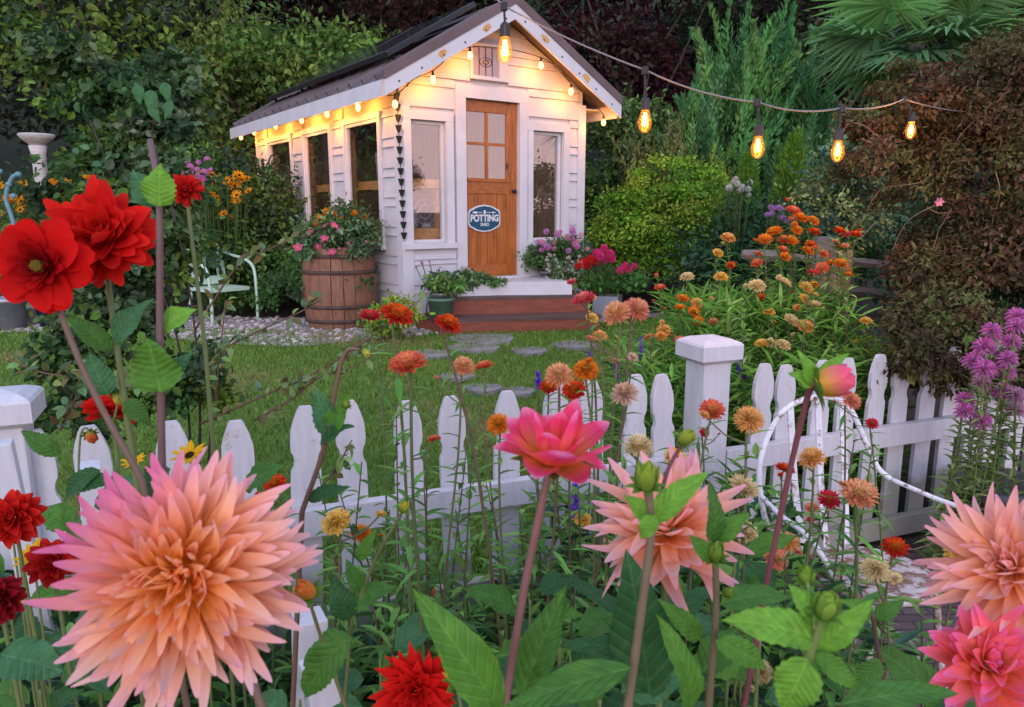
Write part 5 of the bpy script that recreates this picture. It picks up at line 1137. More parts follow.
def straw(px, py, w, ck, label, Y=None, shape='open', tilt=(0, 0), far=False, base=None, leaves=16, group=None):
    if Y is None: Y = (4.3 - (py - 210) / 135 * .7) if far else min(2.15, max(1.15, .062 * FPX / w))
    p = at(px, py, Y); s = w * Y / FPX / 1.16
    bx, by = (p[0] + (R.normal() * .06 if base is None else base[0]), Y + R.normal() * .05) if not far else (p[0] + R.normal() * .08, Y + R.normal() * .08)
    g = gz(bx, by); t = thing('strawflower', label, 'strawflower', (bx, by, g), group or ('strawflowers beyond the fence' if far else 'strawflowers before the fence'))
    ax = norm(np.array([tilt[0] + R.normal() * .26, -.55 + tilt[1] + R.normal() * .26, 1.0])); nk = p - ax * s * .10
    h = p[2] - g; c = curve([(bx, by, g - .02), (bx + (p[0] - bx) * .3 + R.normal() * .015, by + (p[1] - by) * .3, g + h * .45), (bx + (p[0] - bx) * .8 + R.normal() * .012, by + (p[1] - by) * .8, g + h * .82), nk - ax * .02, nk + ax * .01], 18)
    b = MB(); st = [(.10, .13, .045), (.14, .14, .06), (.12, .085, .05)][R.integers(0, 3)]; b.tube(c, np.linspace(.0036, .0024, len(c)), 5, st); b.build('stem', M_stem, t, True)
    b = MB(); stem_leaves(b, c, leaves, .085 if not far else .13, .014 if not far else .020, SL if not far else SLF, hi=.80 if not far else .93); b.build('leaves', M_leaf, t)
    mp, mc = bloom(ck, shape); q = inst('bloom', mp, t, p, axis_frame((0, 0, 0), ax, R.random() * 6), s); o = bpy.data.objects.new('bloom_centre', mc); COL.objects.link(o); o.parent = q
    for _ in range(int(R.random() < .5) + int(R.random() < .25)):        # side shoots ending in closed or half open buds
        i = R.integers(9, 15); e = c[i] + np.array([R.normal() * .05, R.normal() * .04, h * (.015 + .05 * R.random())]); b = MB(); b.tube(curve([c[i], (c[i] + e) / 2 + [0, 0, -.012], e], 6), .0018, 5, st); b.build('side_shoot', M_stem, t, True)
        inst('bud', bloom(ck, 'button')[0], t, e, axis_frame((0, 0, 0), norm(np.array([R.normal() * .4, R.normal() * .4 - .2, 1])), R.random() * 6), s * (.25 + .2 * R.random()))
    return t
NEAR = [
 (370, 317, 22, 'crimson', 'open', 'small crimson strawflower touching a bigger coral one in front of the green pot'), (397, 315, 36, 'red', 'button', 'wide coral red strawflower with orange heart below the barrel'), (448, 324, 30, 'red', 'button', 'red strawflower with orange heart just below the sage green pot'),
 (408, 365, 39, 'coral', 'open', 'large round coral strawflower alone over the lawn above two picket tips'), (463, 367, 26, 'peach', 'fluffy', 'peach strawflower paired with a coral one over the lawn'), (484, 367, 20, 'coral', 'open', 'small coral strawflower turned away beside the peach one over the lawn'),
 (499, 425, 28, 'orange', 'fluffy', 'orange strawflower between two pickets, above the white rail'), (559, 376, 32, 'peach', 'fluffy', 'big peach strawflower topping a cluster of red ones above the hot pink dahlia'), (549, 388, 20, 'red', 'open', 'little red strawflower under the big peach one above the pink dahlia'),
 (574, 390, 26, 'red', 'button', 'flat red strawflower under the big peach one, beside the little red'), (586, 370, 28, 'orange', 'button', 'orange strawflower at the edge of the cluster above the hot pink dahlia'), (584, 300, 25, 'pink', 'open', 'rosy red strawflower in front of the porch step end'),
 (617, 314, 31, 'peach', 'fluffy', 'peach fluffy strawflower in front of the square blue grey pot'), (636, 310, 30, 'salmon', 'fluffy', 'salmon fluffy strawflower overlapping the peach one by the square pot'), (625, 395, 32, 'fade', 'fluffy', 'faded beige strawflower in front of a picket near the capped post'),
 (638, 448, 36, 'cream', 'fluffy', 'cream strawflower low before the fence, under the faded beige one'), (712, 411, 27, 'coral', 'open', 'coral strawflower standing in front of the square fence post'), (749, 420, 33, 'apricot', 'fluffy', 'apricot strawflower just beside the square fence post'),
 (675, 459, 26, 'yellow', 'open', 'pale yellow strawflower behind the blush dahlia below the fence post'), (743, 488, 33, 'cream', 'open', 'cream strawflower with tan eye beside the foot of the fence post'), (812, 459, 30, 'apricot', 'fluffy', 'apricot strawflower in front of the chair back slats'),
 (785, 470, 22, 'red', 'open', 'small red strawflower before the chair back slats'), (829, 500, 24, 'crimson', 'open', 'magenta red strawflower touching the large orange one by the seat'), (859, 495, 38, 'peach', 'open', 'large orange pink strawflower with yellow eye in front of the chair seat'),
 (812, 508, 15, 'salmon', 'open', 'tiny salmon strawflower below the magenta red one by the chair'), (745, 533, 30, 'cream', 'fluffy', 'cream strawflower beside the blush dahlia, lower of two cream ones'), (788, 543, 27, 'apricot', 'fluffy', 'apricot strawflower beside the chair seat above a salmon one'),
 (775, 559, 28, 'salmon', 'open', 'salmon strawflower at the edge of the chair seat'), (895, 548, 27, 'red', 'open', 'red strawflower over the rusty chair seat'), (875, 569, 33, 'cream', 'fluffy', 'cream fluffy strawflower in front of the rusty chair seat'),
 (957, 554, 28, 'yellow', 'fluffy', 'yellow strawflower beneath the chair arm near the blush cactus dahlia'), (922, 686, 40, 'orange', 'open', 'orange red strawflower beside the magenta dahlia in the bottom corner'), (851, 401, 22, 'salmon', 'fluffy', 'salmon strawflower beside the hanging yellow pink dahlia bud'),
 (872, 424, 13, 'crimson', 'open', 'tiny magenta strawflower bud outside the curve of the chair back'), (761, 672, 30, 'cream', 'fluffy', 'cream strawflower among leaves at the lower edge of the bed'), (757, 704, 28, 'cream', 'open', 'cream strawflower cut by the bottom edge of the view'),
 (336, 522, 33, 'yellow', 'button', 'flat golden strawflower in front of the white rail beside the huge peach dahlia'), (361, 534, 24, 'orange', 'fluffy', 'orange strawflower half behind a leaf near the flat golden one'), (429, 591, 16, 'salmon', 'button', 'small closed salmon strawflower between pickets low in the bed'),
 (583, 520, 22, 'yellow', 'button', 'small golden strawflower against a picket beside the blush dahlia'), (275, 484, 25, 'red', 'button', 'red and yellow strawflower above the huge peach dahlia by a picket'), (300, 590, 18, 'apricot', 'button', 'small apricot strawflower peeping from behind the huge peach dahlia'),
 (704, 433, 11, 'crimson', 'open', 'tiny crimson strawflower bud against the square fence post'), (600, 336, 16, 'apricot', 'button', 'little apricot strawflower below the peach pair by the square pot'), (592, 318, 14, 'yellow', 'button', 'little golden strawflower under the rosy red one by the porch'),
 (776, 597, 22, 'yellow', 'open', 'yellow strawflower half hidden below the salmon one by the seat'), (606, 545, 15, 'cream', 'open', 'tiny cream strawflower behind the blush dahlia')]
for px, py, w, ck, sh, lab in NEAR: straw(px, py, w, ck, lab, shape=sh, leaves=28)
FAR = [
 (793, 211, 15, 'coral', 'topmost coral strawflower of the clump beyond the fence'), (800, 218, 17, 'orange', 'orange strawflower just under the topmost coral one beyond the fence'), (813, 221, 14, 'orange', 'orange strawflower beside the topmost pair beyond the fence'), (815, 232, 11, 'red', 'red strawflower below the topmost trio beyond the fence'),
 (797, 230, 12, 'orange', 'small orange strawflower in the middle under the topmost trio'), (774, 232, 18, 'orange', 'broad orange strawflower below the mauve phlox'), (765, 240, 15, 'orange', 'orange strawflower at the edge, half below the broad orange one'), (784, 240, 13, 'coral', 'coral strawflower between broad orange and small orange ones'),
 (791, 241, 14, 'orange', 'orange strawflower directly under the small orange one'), (811, 245, 12, 'red', 'deep red strawflower in front of the old fence rail'), (808, 251, 14, 'orange', 'orange strawflower touching the deep red one at the rail'), (728, 238, 16, 'apricot', 'apricot strawflower alone above the fence post, highest there'),
 (718, 253, 12, 'yellow', 'pale yellow strawflower below the lone apricot one'), (758, 254, 10, 'coral', 'small coral strawflower bud under the broad orange one'), (783, 250, 11, 'coral', 'small coral strawflower in the heart of the clump'), (785, 257, 12, 'orange', 'orange strawflower under the small coral one in the heart of the clump'),
 (757, 263, 13, 'coral', 'coral strawflower beneath the small coral bud'), (731, 265, 10, 'red', 'little red strawflower above the yellow ones near the round shrub'), (721, 277, 15, 'yellow', 'yellow strawflower below the little red one near the round shrub'), (687, 277, 15, 'cream', 'pale cream strawflower in front of the light green round shrub'),
 (660, 288, 12, 'coral', 'coral strawflower nodding close to the geranium pot'), (683, 299, 13, 'orange', 'orange strawflower below the pale cream one by the round shrub'), (680, 308, 12, 'orange', 'orange strawflower second below the pale cream one by the round shrub'), (697, 303, 13, 'apricot', 'apricot strawflower beside the two stacked orange ones'),
 (694, 312, 13, 'orange', 'orange strawflower under the apricot one by the round shrub'), (757, 286, 19, 'cream', 'large cream strawflower in the middle of the clump beyond the fence'), (783, 283, 18, 'cream', 'large cream strawflower under the heart of the clump'), (806, 288, 15, 'yellow', 'bright yellow strawflower touching an orange yellow one'),
 (814, 285, 10, 'orange', 'small orange strawflower behind the bright yellow one'), (805, 299, 14, 'yellow', 'yellow strawflower just under the bright yellow one'), (814, 305, 14, 'cream', 'cream yellow strawflower near the bleached post'), (797, 308, 9, 'apricot', 'tiny apricot strawflower beside the cream yellow one'), (761, 297, 9, 'red', 'tiny red strawflower under the large middle cream one'),
 (769, 312, 13, 'yellow', 'yellow strawflower facing forward low in the clump'), (791, 321, 17, 'cream', 'cream strawflower of the touching cream and peach pair'), (805, 327, 18, 'apricot', 'peach strawflower of the touching cream and peach pair'), (762, 344, 15, 'yellow', 'yellow strawflower nearest the square fence post cap'), (770, 343, 13, 'cream', 'cream strawflower squeezed between two by the post cap'), (783, 345, 17, 'cream', 'cream strawflower over the picket tip beside the post'),
 (822, 268, 15, 'coral', 'coral strawflower in front of the bleached post'), (831, 263, 11, 'orange', 'orange strawflower on the bleached post beside the coral one'), (841, 264, 14, 'orange', 'orange strawflower covering the bleached post edge'), (840, 231, 13, 'red', 'red strawflower first of three in a row by the vine'), (847, 235, 10, 'pink', 'rosy strawflower in the middle of three by the vine'),
 (855, 235, 13, 'red', 'red strawflower nearest the vine in the row of three'), (836, 242, 8, 'salmon', 'small salmon bud under the row of three'), (845, 246, 8, 'salmon', 'lower small salmon bud under the row of three'), (812, 273, 11, 'crimson', 'crimson strawflower below the coral one by the bleached post'), (866, 321, 13, 'yellow', 'yellow strawflower leaning toward the brown vine'),
 (713, 322, 11, 'salmon', 'salmon strawflower low above the square post cap'), (698, 321, 12, 'orange', 'orange strawflower low to the side of the square post cap'), (664, 330, 15, 'apricot', 'golden strawflower low beside the peach fluffy ones'), (661, 337, 13, 'yellow', 'yellow strawflower touching the low golden one'), (650, 337, 12, 'coral', 'coral strawflower low next to the salmon fluffy one'),
 (680, 340, 12, 'coral', 'coral strawflower just above the post cap corner'), (697, 341, 12, 'orange', 'orange strawflower resting on the post cap outline'), (849, 275, 10, 'orange', 'small orange strawflower between bleached post and vine'), (824, 254, 11, 'coral', 'small coral strawflower on the rail by the bleached post')]
for px, py, w, ck, lab in FAR: straw(px, py, w * 1.0, ck, lab, shape=('button', 'open')[R.integers(0, 2)], far=True, leaves=46)
# leafy shoots without a bloom, and low growth
def shoot(p, h, group, label, L=.09, W=.014, n=26, cols=SL):
    t = thing('leafy_shoot', label, 'leafy shoot', (p[0], p[1], gz(*p[:2])), group); q = R.normal(size=2) * .06
    c = curve([(p[0], p[1], gz(*p[:2]) - .02), (p[0] + q[0] * .3, p[1] + q[1] * .3, gz(*p[:2]) + h * .5), (p[0] + q[0], p[1] + q[1], gz(*p[:2]) + h)], 12)
    b = MB(); b.tube(c, np.linspace(.004, .0018, len(c)), 5, (.10, .075, .045)); b.build('stem', M_stem, t, True); b = MB(); stem_leaves(b, c, n, L, W, cols, hi=1.0, upw=.45); b.build('leaves', M_leaf, t); return t
for px, py, Y in [(392, 400, 1.9), (420, 500, 1.8), (382, 525, 1.7), (475, 500, 1.9), (455, 545, 1.8), (515, 560, 1.9), (610, 470, 2.2), (570, 455, 2.1), (590, 500, 1.8), (545, 510, 2.0), (500, 470, 2.0), (650, 500, 2.1), (720, 500, 2.1), (840, 440, 1.9), (860, 440, 1.9), (740, 560, 1.7), (700, 545, 1.8), (800, 560, 1.6), (440, 450, 2.0), (350, 550, 1.7), (330, 580, 1.6), (640, 430, 2.3), (560, 560, 1.5), (680, 580, 1.5), (940, 610, 1.7), (905, 640, 1.4), (830, 600, 1.5), (405, 600, 1.5), (480, 600, 1.6), (530, 640, 1.3), (620, 600, 1.3), (360, 620, 1.4)] + [(300 + 420 * R.random(), 430 + 110 * R.random(), 1.65 + .45 * R.random()) for _ in range(16)]:
    p = at(px, py, Y); shoot(p, p[2], 'leafy shoots in the flower bed', 'narrow leaved green shoot without a flower in the front flower bed', n=50, W=.022, L=.11)
for px, py in [(650, 330), (735, 300), (745, 310), (755, 300), (765, 310), (775, 300), (785, 310), (795, 320), (808, 315), (818, 310), (700, 325), (715, 330), (690, 330), (825, 280), (800, 280), (780, 280), (670, 345), (690, 350), (720, 340), (735, 330), (750, 320), (765, 330), (780, 335), (800, 335), (815, 320), (830, 300), (840, 290), (855, 285), (795, 300), (770, 300), (745, 300), (705, 345), (640, 350), (820, 345), (850, 330), (865, 340)]:
    Y = 4.2 - (py - 210) / 135 * .6 + R.normal() * .2; p = at(px, py, Y); shoot(p, p[2] - gz(p[0], p[1]), 'leafy shoots beyond the fence', 'narrow leaved green shoot among the strawflowers beyond the fence', L=.14, W=.024, n=60, cols=SLF)
b = MB()
n = 15000; X_ = R.random(n) * 2.9 - 1.9; Y_ = .75 + R.random(n) * (1.75 + .4 * X_); Z_ = .05 + .58 * R.random(n) ** 1.5; k = (X_ > -.9) & (X_ < .1) & (Y_ > 1.2); Z_[k] *= .42; P = np.c_[X_, Y_, Z_]
leafset(b, P, rnd_unit(n) * [1, 1, .5] + [0, 0, .35], np.array([0, 0, 1.]) + .5 * rnd_unit(n), .07 + .06 * R.random(n), .014 + .02 * R.random(n), pick(SL + DKGREENS, n, .25), .1, .2)
n = 6000; X_ = .95 + R.random(n) * .95; P = np.c_[X_, 3.35 + .3 * X_ + R.random(n) * 1.0, .15 + .95 * R.random(n) ** 1.2]; leafset(b, P, rnd_unit(n) * [1, 1, .5] + [0, 0, .6], np.array([0, 0, 1.]) + .5 * rnd_unit(n), .10 + .07 * R.random(n), .020, pick(SLF, n, .25), .1, .2)
n = 9000; X_ = .55 + R.random(n) * 1.5; P = np.c_[X_, 2.7 + .4 * X_ + .18 + R.random(n) * .95, .12 + .75 * R.random(n) ** 1.3]; leafset(b, P, rnd_unit(n) * [1, 1, .5] + [0, 0, .5], np.array([0, 0, 1.]) + .5 * rnd_unit(n), .10 + .06 * R.random(n), .020, pick(SLF, n, .25), .1, .2)
tag(b.build('undergrowth', M_leaf), kind='stuff')
# purple salvia
for px, y0, y1, Y, lab in ((589, 352, 374, 3.7, 'purple salvia spike behind the orange strawflower cluster'), (641, 338, 372, 3.6, 'tall purple salvia spike behind the pickets near the post'), (738, 356, 386, 3.5, 'purple salvia spike just beside the capped post'), (745, 358, 380, 3.55, 'violet salvia spike between post and next picket'), (575, 484, 516, 2.1, 'deep purple salvia spike against a picket by the blush dahlia'), (538, 372, 388, 3.3, 'small purple salvia spike left of the peach cluster'), (616, 360, 376, 3.6, 'short purple salvia spike above a picket tip')):
    p, q = at(px, y0, Y), at(px + 1, y1, Y); t = thing('salvia', lab, 'salvia', (q[0], q[1], gz(q[0], q[1])), 'purple salvia spikes'); b = MB(); b.tube([(q[0], q[1], gz(q[0], q[1])), q, p], [.003, .003, .0015], 5, (.08, .11, .04)); b.build('stem', M_stem, t)
    b = MB(); n = 70; tt = R.random(n); P = q + (p - q) * tt[:, None]; D = rnd_unit(n) * [1, 1, .5]; leafset(b, P, D, rnd_unit(n), .022 * (1.1 - .5 * tt), .014, pick([(.16, .07, .50), (.24, .12, .62)], n, .2), .2); b.build('flower_spike', M_petal, t)
# bee balm beside the vine
BB = [(1017, 316), (1016, 326), (992, 331), (1011, 342), (984, 347), (973, 361), (984, 369), (1007, 359), (1006, 372), (981, 383), (1002, 391), (1016, 395), (965, 400), (964, 411), (982, 421), (1015, 410)]
def balm_mesh(cols):
    b = MB()
    for k in range(60):
        a = k * 2.4; e = rad(-35 + 100 * (k / 60)); d = np.array([math.cos(a) * math.cos(e), math.sin(a) * math.cos(e), math.sin(e)]); c = pick(cols, 1, .15)[0]; s = norm(np.cross(d, [0, .1, 1])); 
        b.add([d * .2, d * .7 + s * .09 + [0, 0, .08], d * 1.05 - [0, 0, .18], d * .7 - s * .09 + [0, 0, .08]], [(0, 1, 2), (0, 2, 3)], c)
    b.lathe([(.001, -.2), (.3, -.05), (.32, .2), (.2, .35), (.001, .4)], 10, np.array(cols[0]) * .5); o = b.build('flower_head', M_petal); me = o.data; bpy.data.objects.remove(o); return me
bmA, bmB = balm_mesh([(.58, .17, .44), (.66, .26, .52)]), balm_mesh([(.44, .22, .36), (.50, .30, .38)])
BL = ['uppermost', 'second highest', 'third highest, set apart', 'fourth highest', 'large upper', 'outermost upper', 'large middle', 'upper inner', 'middle inner', 'faded middle', 'middle right hand', 'faded low', 'lone low', 'lowest outer', 'dark lower', 'faded lowest inner']
for k, (px, py) in enumerate(BB):
    Y = 2.95 + R.normal() * .08; p = at(px, py, Y); bx, by = p[0] + .05 + R.normal() * .06, Y + .05; t = thing('bee_balm', f'{BL[k]} {"dusty pink" if "faded" in BL[k] else "mauve pink"} bee balm bloom beside the brown vine', 'bee balm', (bx, by, 0), 'bee balm by the vine')
    c = curve([(bx, by, 0), ((bx + p[0]) / 2 + .02, by, p[2] * .5), p], 12); b = MB(); b.tube(c, [.003] * len(c), 5, (.13, .16, .05)); b.build('stem', M_stem, t); b = MB(); stem_leaves(b, c, 60, .11, .028, [(.08, .12, .035), (.11, .15, .05), (.06, .10, .03)], hi=.93); b.build('leaves', M_leaf, t)
    inst('flower_head', bmB if 'faded' in BL[k] else bmA, t, p, axis_frame((0, 0, 0), norm((R.normal() * .2, -.3, 1)), k), 11 * Y / FPX * (1.15 if 'large' in BL[k] else 1.0))
q = at(972, 560, 3.05); pot('planter_tub', 'charcoal grey tub on the bricks behind the chair arm', 'planter', (q[0] + .12, 3.1, 0.006), .19, .42, plain('charcoal', (.045, .045, .05), .6))
# ------------------------------------------------------------------ dahlias
LG = {'green': (.055, .15, .018), 'dark': (.022, .075, .022), 'teal': (.04, .12, .045), 'bright': (.10, .24, .025), 'mid': (.04, .115, .018)}
def dplant(name, label, cat, px, py, Y, base_dx=0.0, group='dahlias'):
    p = at(px, py, Y); return thing(name, label, cat, (p[0] + base_dx, p[1] + .02, 0), group), p
def stemto(t, pts, r0, r1, col, name='stem'):
    pts = [np.asarray(q, float) for q in pts]; g = pts[0]
    if g[2] < 0 and len(pts) > 3:                     # the foot lies below the lowest point seen, following the lean of the stalk
        d = pts[1] - pts[2]; d = d / max(.02, -d[2]) * pts[1][2]; h = np.linalg.norm(d[:2]); d[:2] *= min(1, .12 / (h + 1e-6)); c = np.vstack([[pts[1][0] + d[0], pts[1][1] + d[1], -.02], curve(pts[1:], 22)])
    else: c = curve(pts, 20) if len(pts) == 2 or g[2] >= 0 else np.vstack([[pts[1][0], pts[1][1], -.02], curve(pts[1:], 14)])
    rr = np.linspace(r0, r1, len(c)) * .8 * (1 + .04 * np.sin(np.arange(len(c)) * 1.7)); b = MB(); b.tube(c, rr, 8, col); return b.build(name, M_stem, t, True)
def px3(l, Y): return [at(x, y, Y if not isinstance(Y, (list, tuple)) else yy) for (x, y), yy in zip(l, Y if isinstance(Y, (list, tuple)) else [Y] * len(l))]
def gbase(t): return np.array([t.location[0], t.location[1], -.02])
def leaf(t, b0, t0, Y, w, col='green', nrm=(0, -.8, .6), curl=.12, fold=.18, serr=.05, Yt=None, name='leaf', jit=.06, pet=True):
    A = at(*b0, Y); B = at(*t0, Y if Yt is None else Yt); b = MB(); bigleaf(b, A, B, w * Y / FPX, np.asarray(nrm, float), np.array(LG[col]) * 1.4, curl, fold, serr); o = b.build(name, M_leafb, t, True); return o
def sepals(t, ctr, ax, r, n=7, col=(.10, .22, .03), spread=.9, L=1.0):
    b = MB(); M = axis_frame((0, 0, 0), ax)[:3, :3]
    for k in range(n):
        a = k * 6.283 / n; h = M @ np.array([math.cos(a), math.sin(a), 0]); petal(b, ctr - np.asarray(ax) * r * .1, norm(h * spread + np.asarray(ax) * .5), norm(np.asarray(ax) - h * .5), r * L, r * .5, np.array(col) * .9, col, .3, -.25, .8, 5, 2)
    return b.build('sepals', M_leaf, t, True)
def bud(t, ctr, r, ax, ctop, cbot, name='bud', n=16, sep=True, openr=.0):
    ax = norm(np.asarray(ax, float)); b = MB(); M = axis_frame((0, 0, 0), ax)
    M[:3, 3] = ctr; b.lathe([(.001, -.75 * r), (.45 * r, -.6 * r), (.62 * r, -.15 * r), (.58 * r, .25 * r), (.35 * r, .65 * r), (.001, .8 * r)], 16, np.array(cbot), M)
    for k in range(n):
        a = k * 2.4; tt = k / n; h = M[:3, :3] @ np.array([math.cos(a), math.sin(a), 0]); e = .75 + .35 * tt
        petal(b, np.asarray(ctr) - ax * r * (.7 - .5 * tt) + h * r * (.55 - .25 * tt), norm(ax * e + h * (.42 - .35 * tt + openr)), norm(h), r * (1.35 - .2 * tt), r * .95, cbot, ctop, -.5, -.42, .8, 6, 3, 0, np.array(ctop) * 1.05, .7)
    o = b.build(name, M_petal, t, True)
    if sep: sepals(o, np.asarray(ctr) - ax * r * .75, ax, r * 1.25, 8)
    return o
BRN, GRN, MAR = (.16, .105, .075), (.13, .17, .06), (.15, .05, .055)
# the huge peach cactus dahlia
t, p = dplant('dahlia', 'huge peach and pink cactus dahlia filling the lower corner, nearest the camera', 'dahlia', 182, 576, .62)
mag = norm(np.array([-.75, 0, .66]))
def c_peach(tt, az, rg, d=None):
    k = rg.random(); i = float(np.clip(1 - tt * 2.0, 0, 1))
    return (.92, .34 + .06 * k, .02), (.92, .46 + .12 * k - .10 * i, .33 + .15 * k - .28 * i), (.90, .46 + .12 * k - .06 * i, .62 - .34 * i)
_dh = dahlia_head
b = dahlia_head(400, .116, .0155, c_peach, norm((.14, -.88, .40)), p, 145, 'cactus', inner=.42, roll=.6, pt=.05, core=.24)
b.lathe([(.001, -.03), (.026, -.018), (.034, 0), (.030, .016), (.018, .026), (.001, .030)], 20, (.86, .34, .04), axis_frame(p, norm((.14, -.88, .40))))
vv = np.concatenate(b.v); cc = np.concatenate(b.c); dd = norm(vv - p); rr = np.linalg.norm(vv - p, axis=1) / .124
wgt = np.clip((dd @ mag - .35) * 2.2, 0, 1) * np.clip((rr - .35) * 2, 0, 1); wgt = wgt[:, None] * .8; b.c = [cc * (1 - wgt) + np.array([.74, .13, .36]) * wgt]; b.v = [vv]
b.build('flower_head', M_petal, t, True)
stemto(t, [gbase(t), at(262, 707, .66), at(236, 640, .67), p + [0, .03, -.01]], .006, .005, BRN)
leaf(t, (345, 640), (300, 700), .75, 46, 'mid'); leaf(t, (0, 655), (66, 672), .72, 62, 'teal', (0, -.4, .9), .05, .1); leaf(t, (110, 480), (62, 488), 1.0, 26, 'dark')
# hot pink half open dahlia
t, p = dplant('dahlia', 'hot pink half open dahlia on a tall stalk in front of the fence', 'dahlia', 552, 462, .70, -.03)
b = MB(); ax = norm(np.array([.10, -.12, 1.0])); M = axis_frame((0, 0, 0), ax)[:3, :3]
for lay, (n, el, L, W) in enumerate(((6, 14, .052, .040), (6, 34, .060, .042), (5, 56, .056, .038), (4, 74, .044, .030))):
    for k in range(n):
        a = k * 6.283 / n + lay * .4 + R.normal() * .08; e = rad(el + R.normal() * 11); h = M @ np.array([math.cos(a), math.sin(a), 0]); d = h * math.cos(e) + ax * math.sin(e)
        petal(b, p + h * .012, d, norm(ax * math.cos(e) - h * math.sin(e)), L * (.8 + .35 * R.random()), W, (.84, .30, .05), (.86, .06, .20), .3, .10 + R.normal() * .14, .6, 10, 4, 0, (.92, .32, .52), .6)
b.build('flower_head', M_petal, t, True); sepals(t, p + ax * -.004, ax, .042, 8, (.12, .20, .03), 1.0)
stemto(t, [gbase(t), at(505, 706, .70), at(524, 590, .70), at(546, 485, .70), p - ax * .01], .0058, .0048, (.20, .10, .085))
leaf(t, (500, 712), (416, 590), .62, 62, 'green', (.25, -.8, .5), .08, .2, .02); leaf(t, (522, 695), (566, 585), .72, 50, 'mid', (-.2, -.8, .5), .06, .2, .03); leaf(t, (632, 668), (496, 712), .60, 48, 'mid', (0, -.5, .85), .05, .15, .02)
# blush dahlia behind the stalks
def c_blush(tt, az, rg): return (.90, .38, .09), (.90, .48, .40), (.88, .42, .54)
t, p = dplant('dahlia', 'wide blush pink dahlia behind green stalks below the fence post', 'dahlia', 668, 532, .92)
dahlia_head(120, .116, .022, c_blush, norm((-.22, -.38, .90)), p, 118, 'cactus', inner=.35, roll=.42, pt=.3).build('flower_head', M_petal, t, True); stemto(t, [gbase(t), p - [0, -.01, .2], p], .006, .005, GRN)
leaf(t, (650, 695), (628, 553), .80, 84, 'dark', (0, -.95, .3), .05, .12, .04); leaf(t, (690, 712), (662, 615), .66, 42, 'green', (.5, -.8, .4)); leaf(t, (638, 660), (560, 642), .8, 34, 'dark', (0, -.4, .9)); leaf(t, (668, 660), (604, 618), .86, 40, 'mid')
# two at the right edge
t, p = dplant('dahlia', 'blush pink cactus dahlia with long spiky petals beside the chair arm', 'dahlia', 1012, 570, .80)
dahlia_head(140, .104, .0165, c_blush, norm((-.60, -.55, .58)), p, 118, 'cactus', inner=.35, roll=.45, pt=.5).build('flower_head', M_petal, t, True); stemto(t, [gbase(t), at(1012, 705, .82), at(1018, 640, .82), p], .0055, .0045, BRN)
def c_mag(tt, az, rg): return (.90, .32, .05), (.88, .15, .24), (.84, .20, .48)
t, p = dplant('dahlia', 'magenta pink dahlia with glowing orange throat in the bottom corner', 'dahlia', 988, 668, .74)
dahlia_head(95, .074, .020, c_mag, norm((-.15, -.55, .8)), p, 105, 'cactus', inner=.4, roll=.4, pt=.4).build('flower_head', M_petal, t, True); stemto(t, [gbase(t), p - [0, 0, .2], p], .0055, .0045, GRN)
leaf(t, (840, 705), (960, 690), .60, 40, 'mid', (0, -.4, .9), .06, .1, .02)
# red dahlias
def c_red(tt, az, rg): return (.50, .006, .008), (.66, .016, .012), (.70, .03, .02)
t, p = dplant('dahlia', 'bright red spiky dahlia at the bottom below the picket fence', 'dahlia', 416, 692, .80)
dahlia_head(95, .056, .016, c_red, norm((.05, -.8, .6)), p, 110, 'cactus', inner=.35, roll=.4).build('flower_head', M_petal, t, True); stemto(t, [gbase(t), p - [0, 0, .2], p], .005, .004, GRN)
bd = at(455, 672, .78); bud(t, bd, .018, (-.4, -.3, .8), (.62, .5, .06), (.35, .42, .05)); stemto(t, [gbase(t), bd - [-.02, 0, .15], bd], .003, .003, GRN)
t, p = dplant('dahlia', 'open red dahlia with dark heart and yellow eye above the white end post', 'dahlia', 42, 266, .86, .06)
b = MB(); ax = norm(np.array([.12, -1, .12])); M = axis_frame((0, 0, 0), ax)[:3, :3]
for n, el, L, W, cA, cB in ((9, 2, .052, .034, (.40, .004, .006), (.66, .012, .010)), (9, 12, .048, .030, (.36, .004, .006), (.64, .012, .010)), (12, 30, .030, .014, (.28, .004, .006), (.48, .008, .010)), (14, 48, .023, .010, (.22, .004, .006), (.40, .01, .012)), (12, 66, .016, .007, (.2, .004, .006), (.42, .02, .02))):
    for k in range(n):
        a = k * 6.283 / n + el * .2 + R.normal() * .05; e = rad(el + R.normal() * 4); h = M @ np.array([math.cos(a), math.sin(a), 0]); petal(b, p + h * .006, h * math.cos(e) + ax * math.sin(e), norm(ax * math.cos(e) - h * math.sin(e)), L * (.93 + .12 * R.random()), W * (1.08 if el < 20 else 1), cA, cB, .3, -.10 + R.normal() * .08 if el < 20 else .2, .0, 7, 3, 0, cB, .6)
b.build('flower_head', M_petal, t, True); b = MB()
for i in range(40):
    r = .0065 * math.sqrt(i / 40); a = i * 2.4; q = p + M @ np.array([r * math.cos(a), r * math.sin(a), .012]); b.tube([q - ax * .006, q + ax * .004], [.0008, .0006], 4, (.45, .36, .06))
b.build('flower_eye', M_petal, t)
stemto(t, [gbase(t), at(142, 480, .88), at(95, 395, .88), at(60, 312, .88), p + [0, .012, -.01]], .0055, .0042, BRN)
t, p = dplant('dahlia', 'full double red dahlia overlapping the open one at the garden edge', 'dahlia', 104, 236, .95, .04)
dahlia_head(130, .066, .026, c_red, norm((.10, -.86, .45)), p, 120, 'cactus', inner=.30, pt=.0, roll=.38).build('flower_head', M_petal, t, True)
stemto(t, [gbase(t), at(135, 470, .96), at(116, 340, .96), at(108, 280, .96), p], .0055, .0045, GRN)
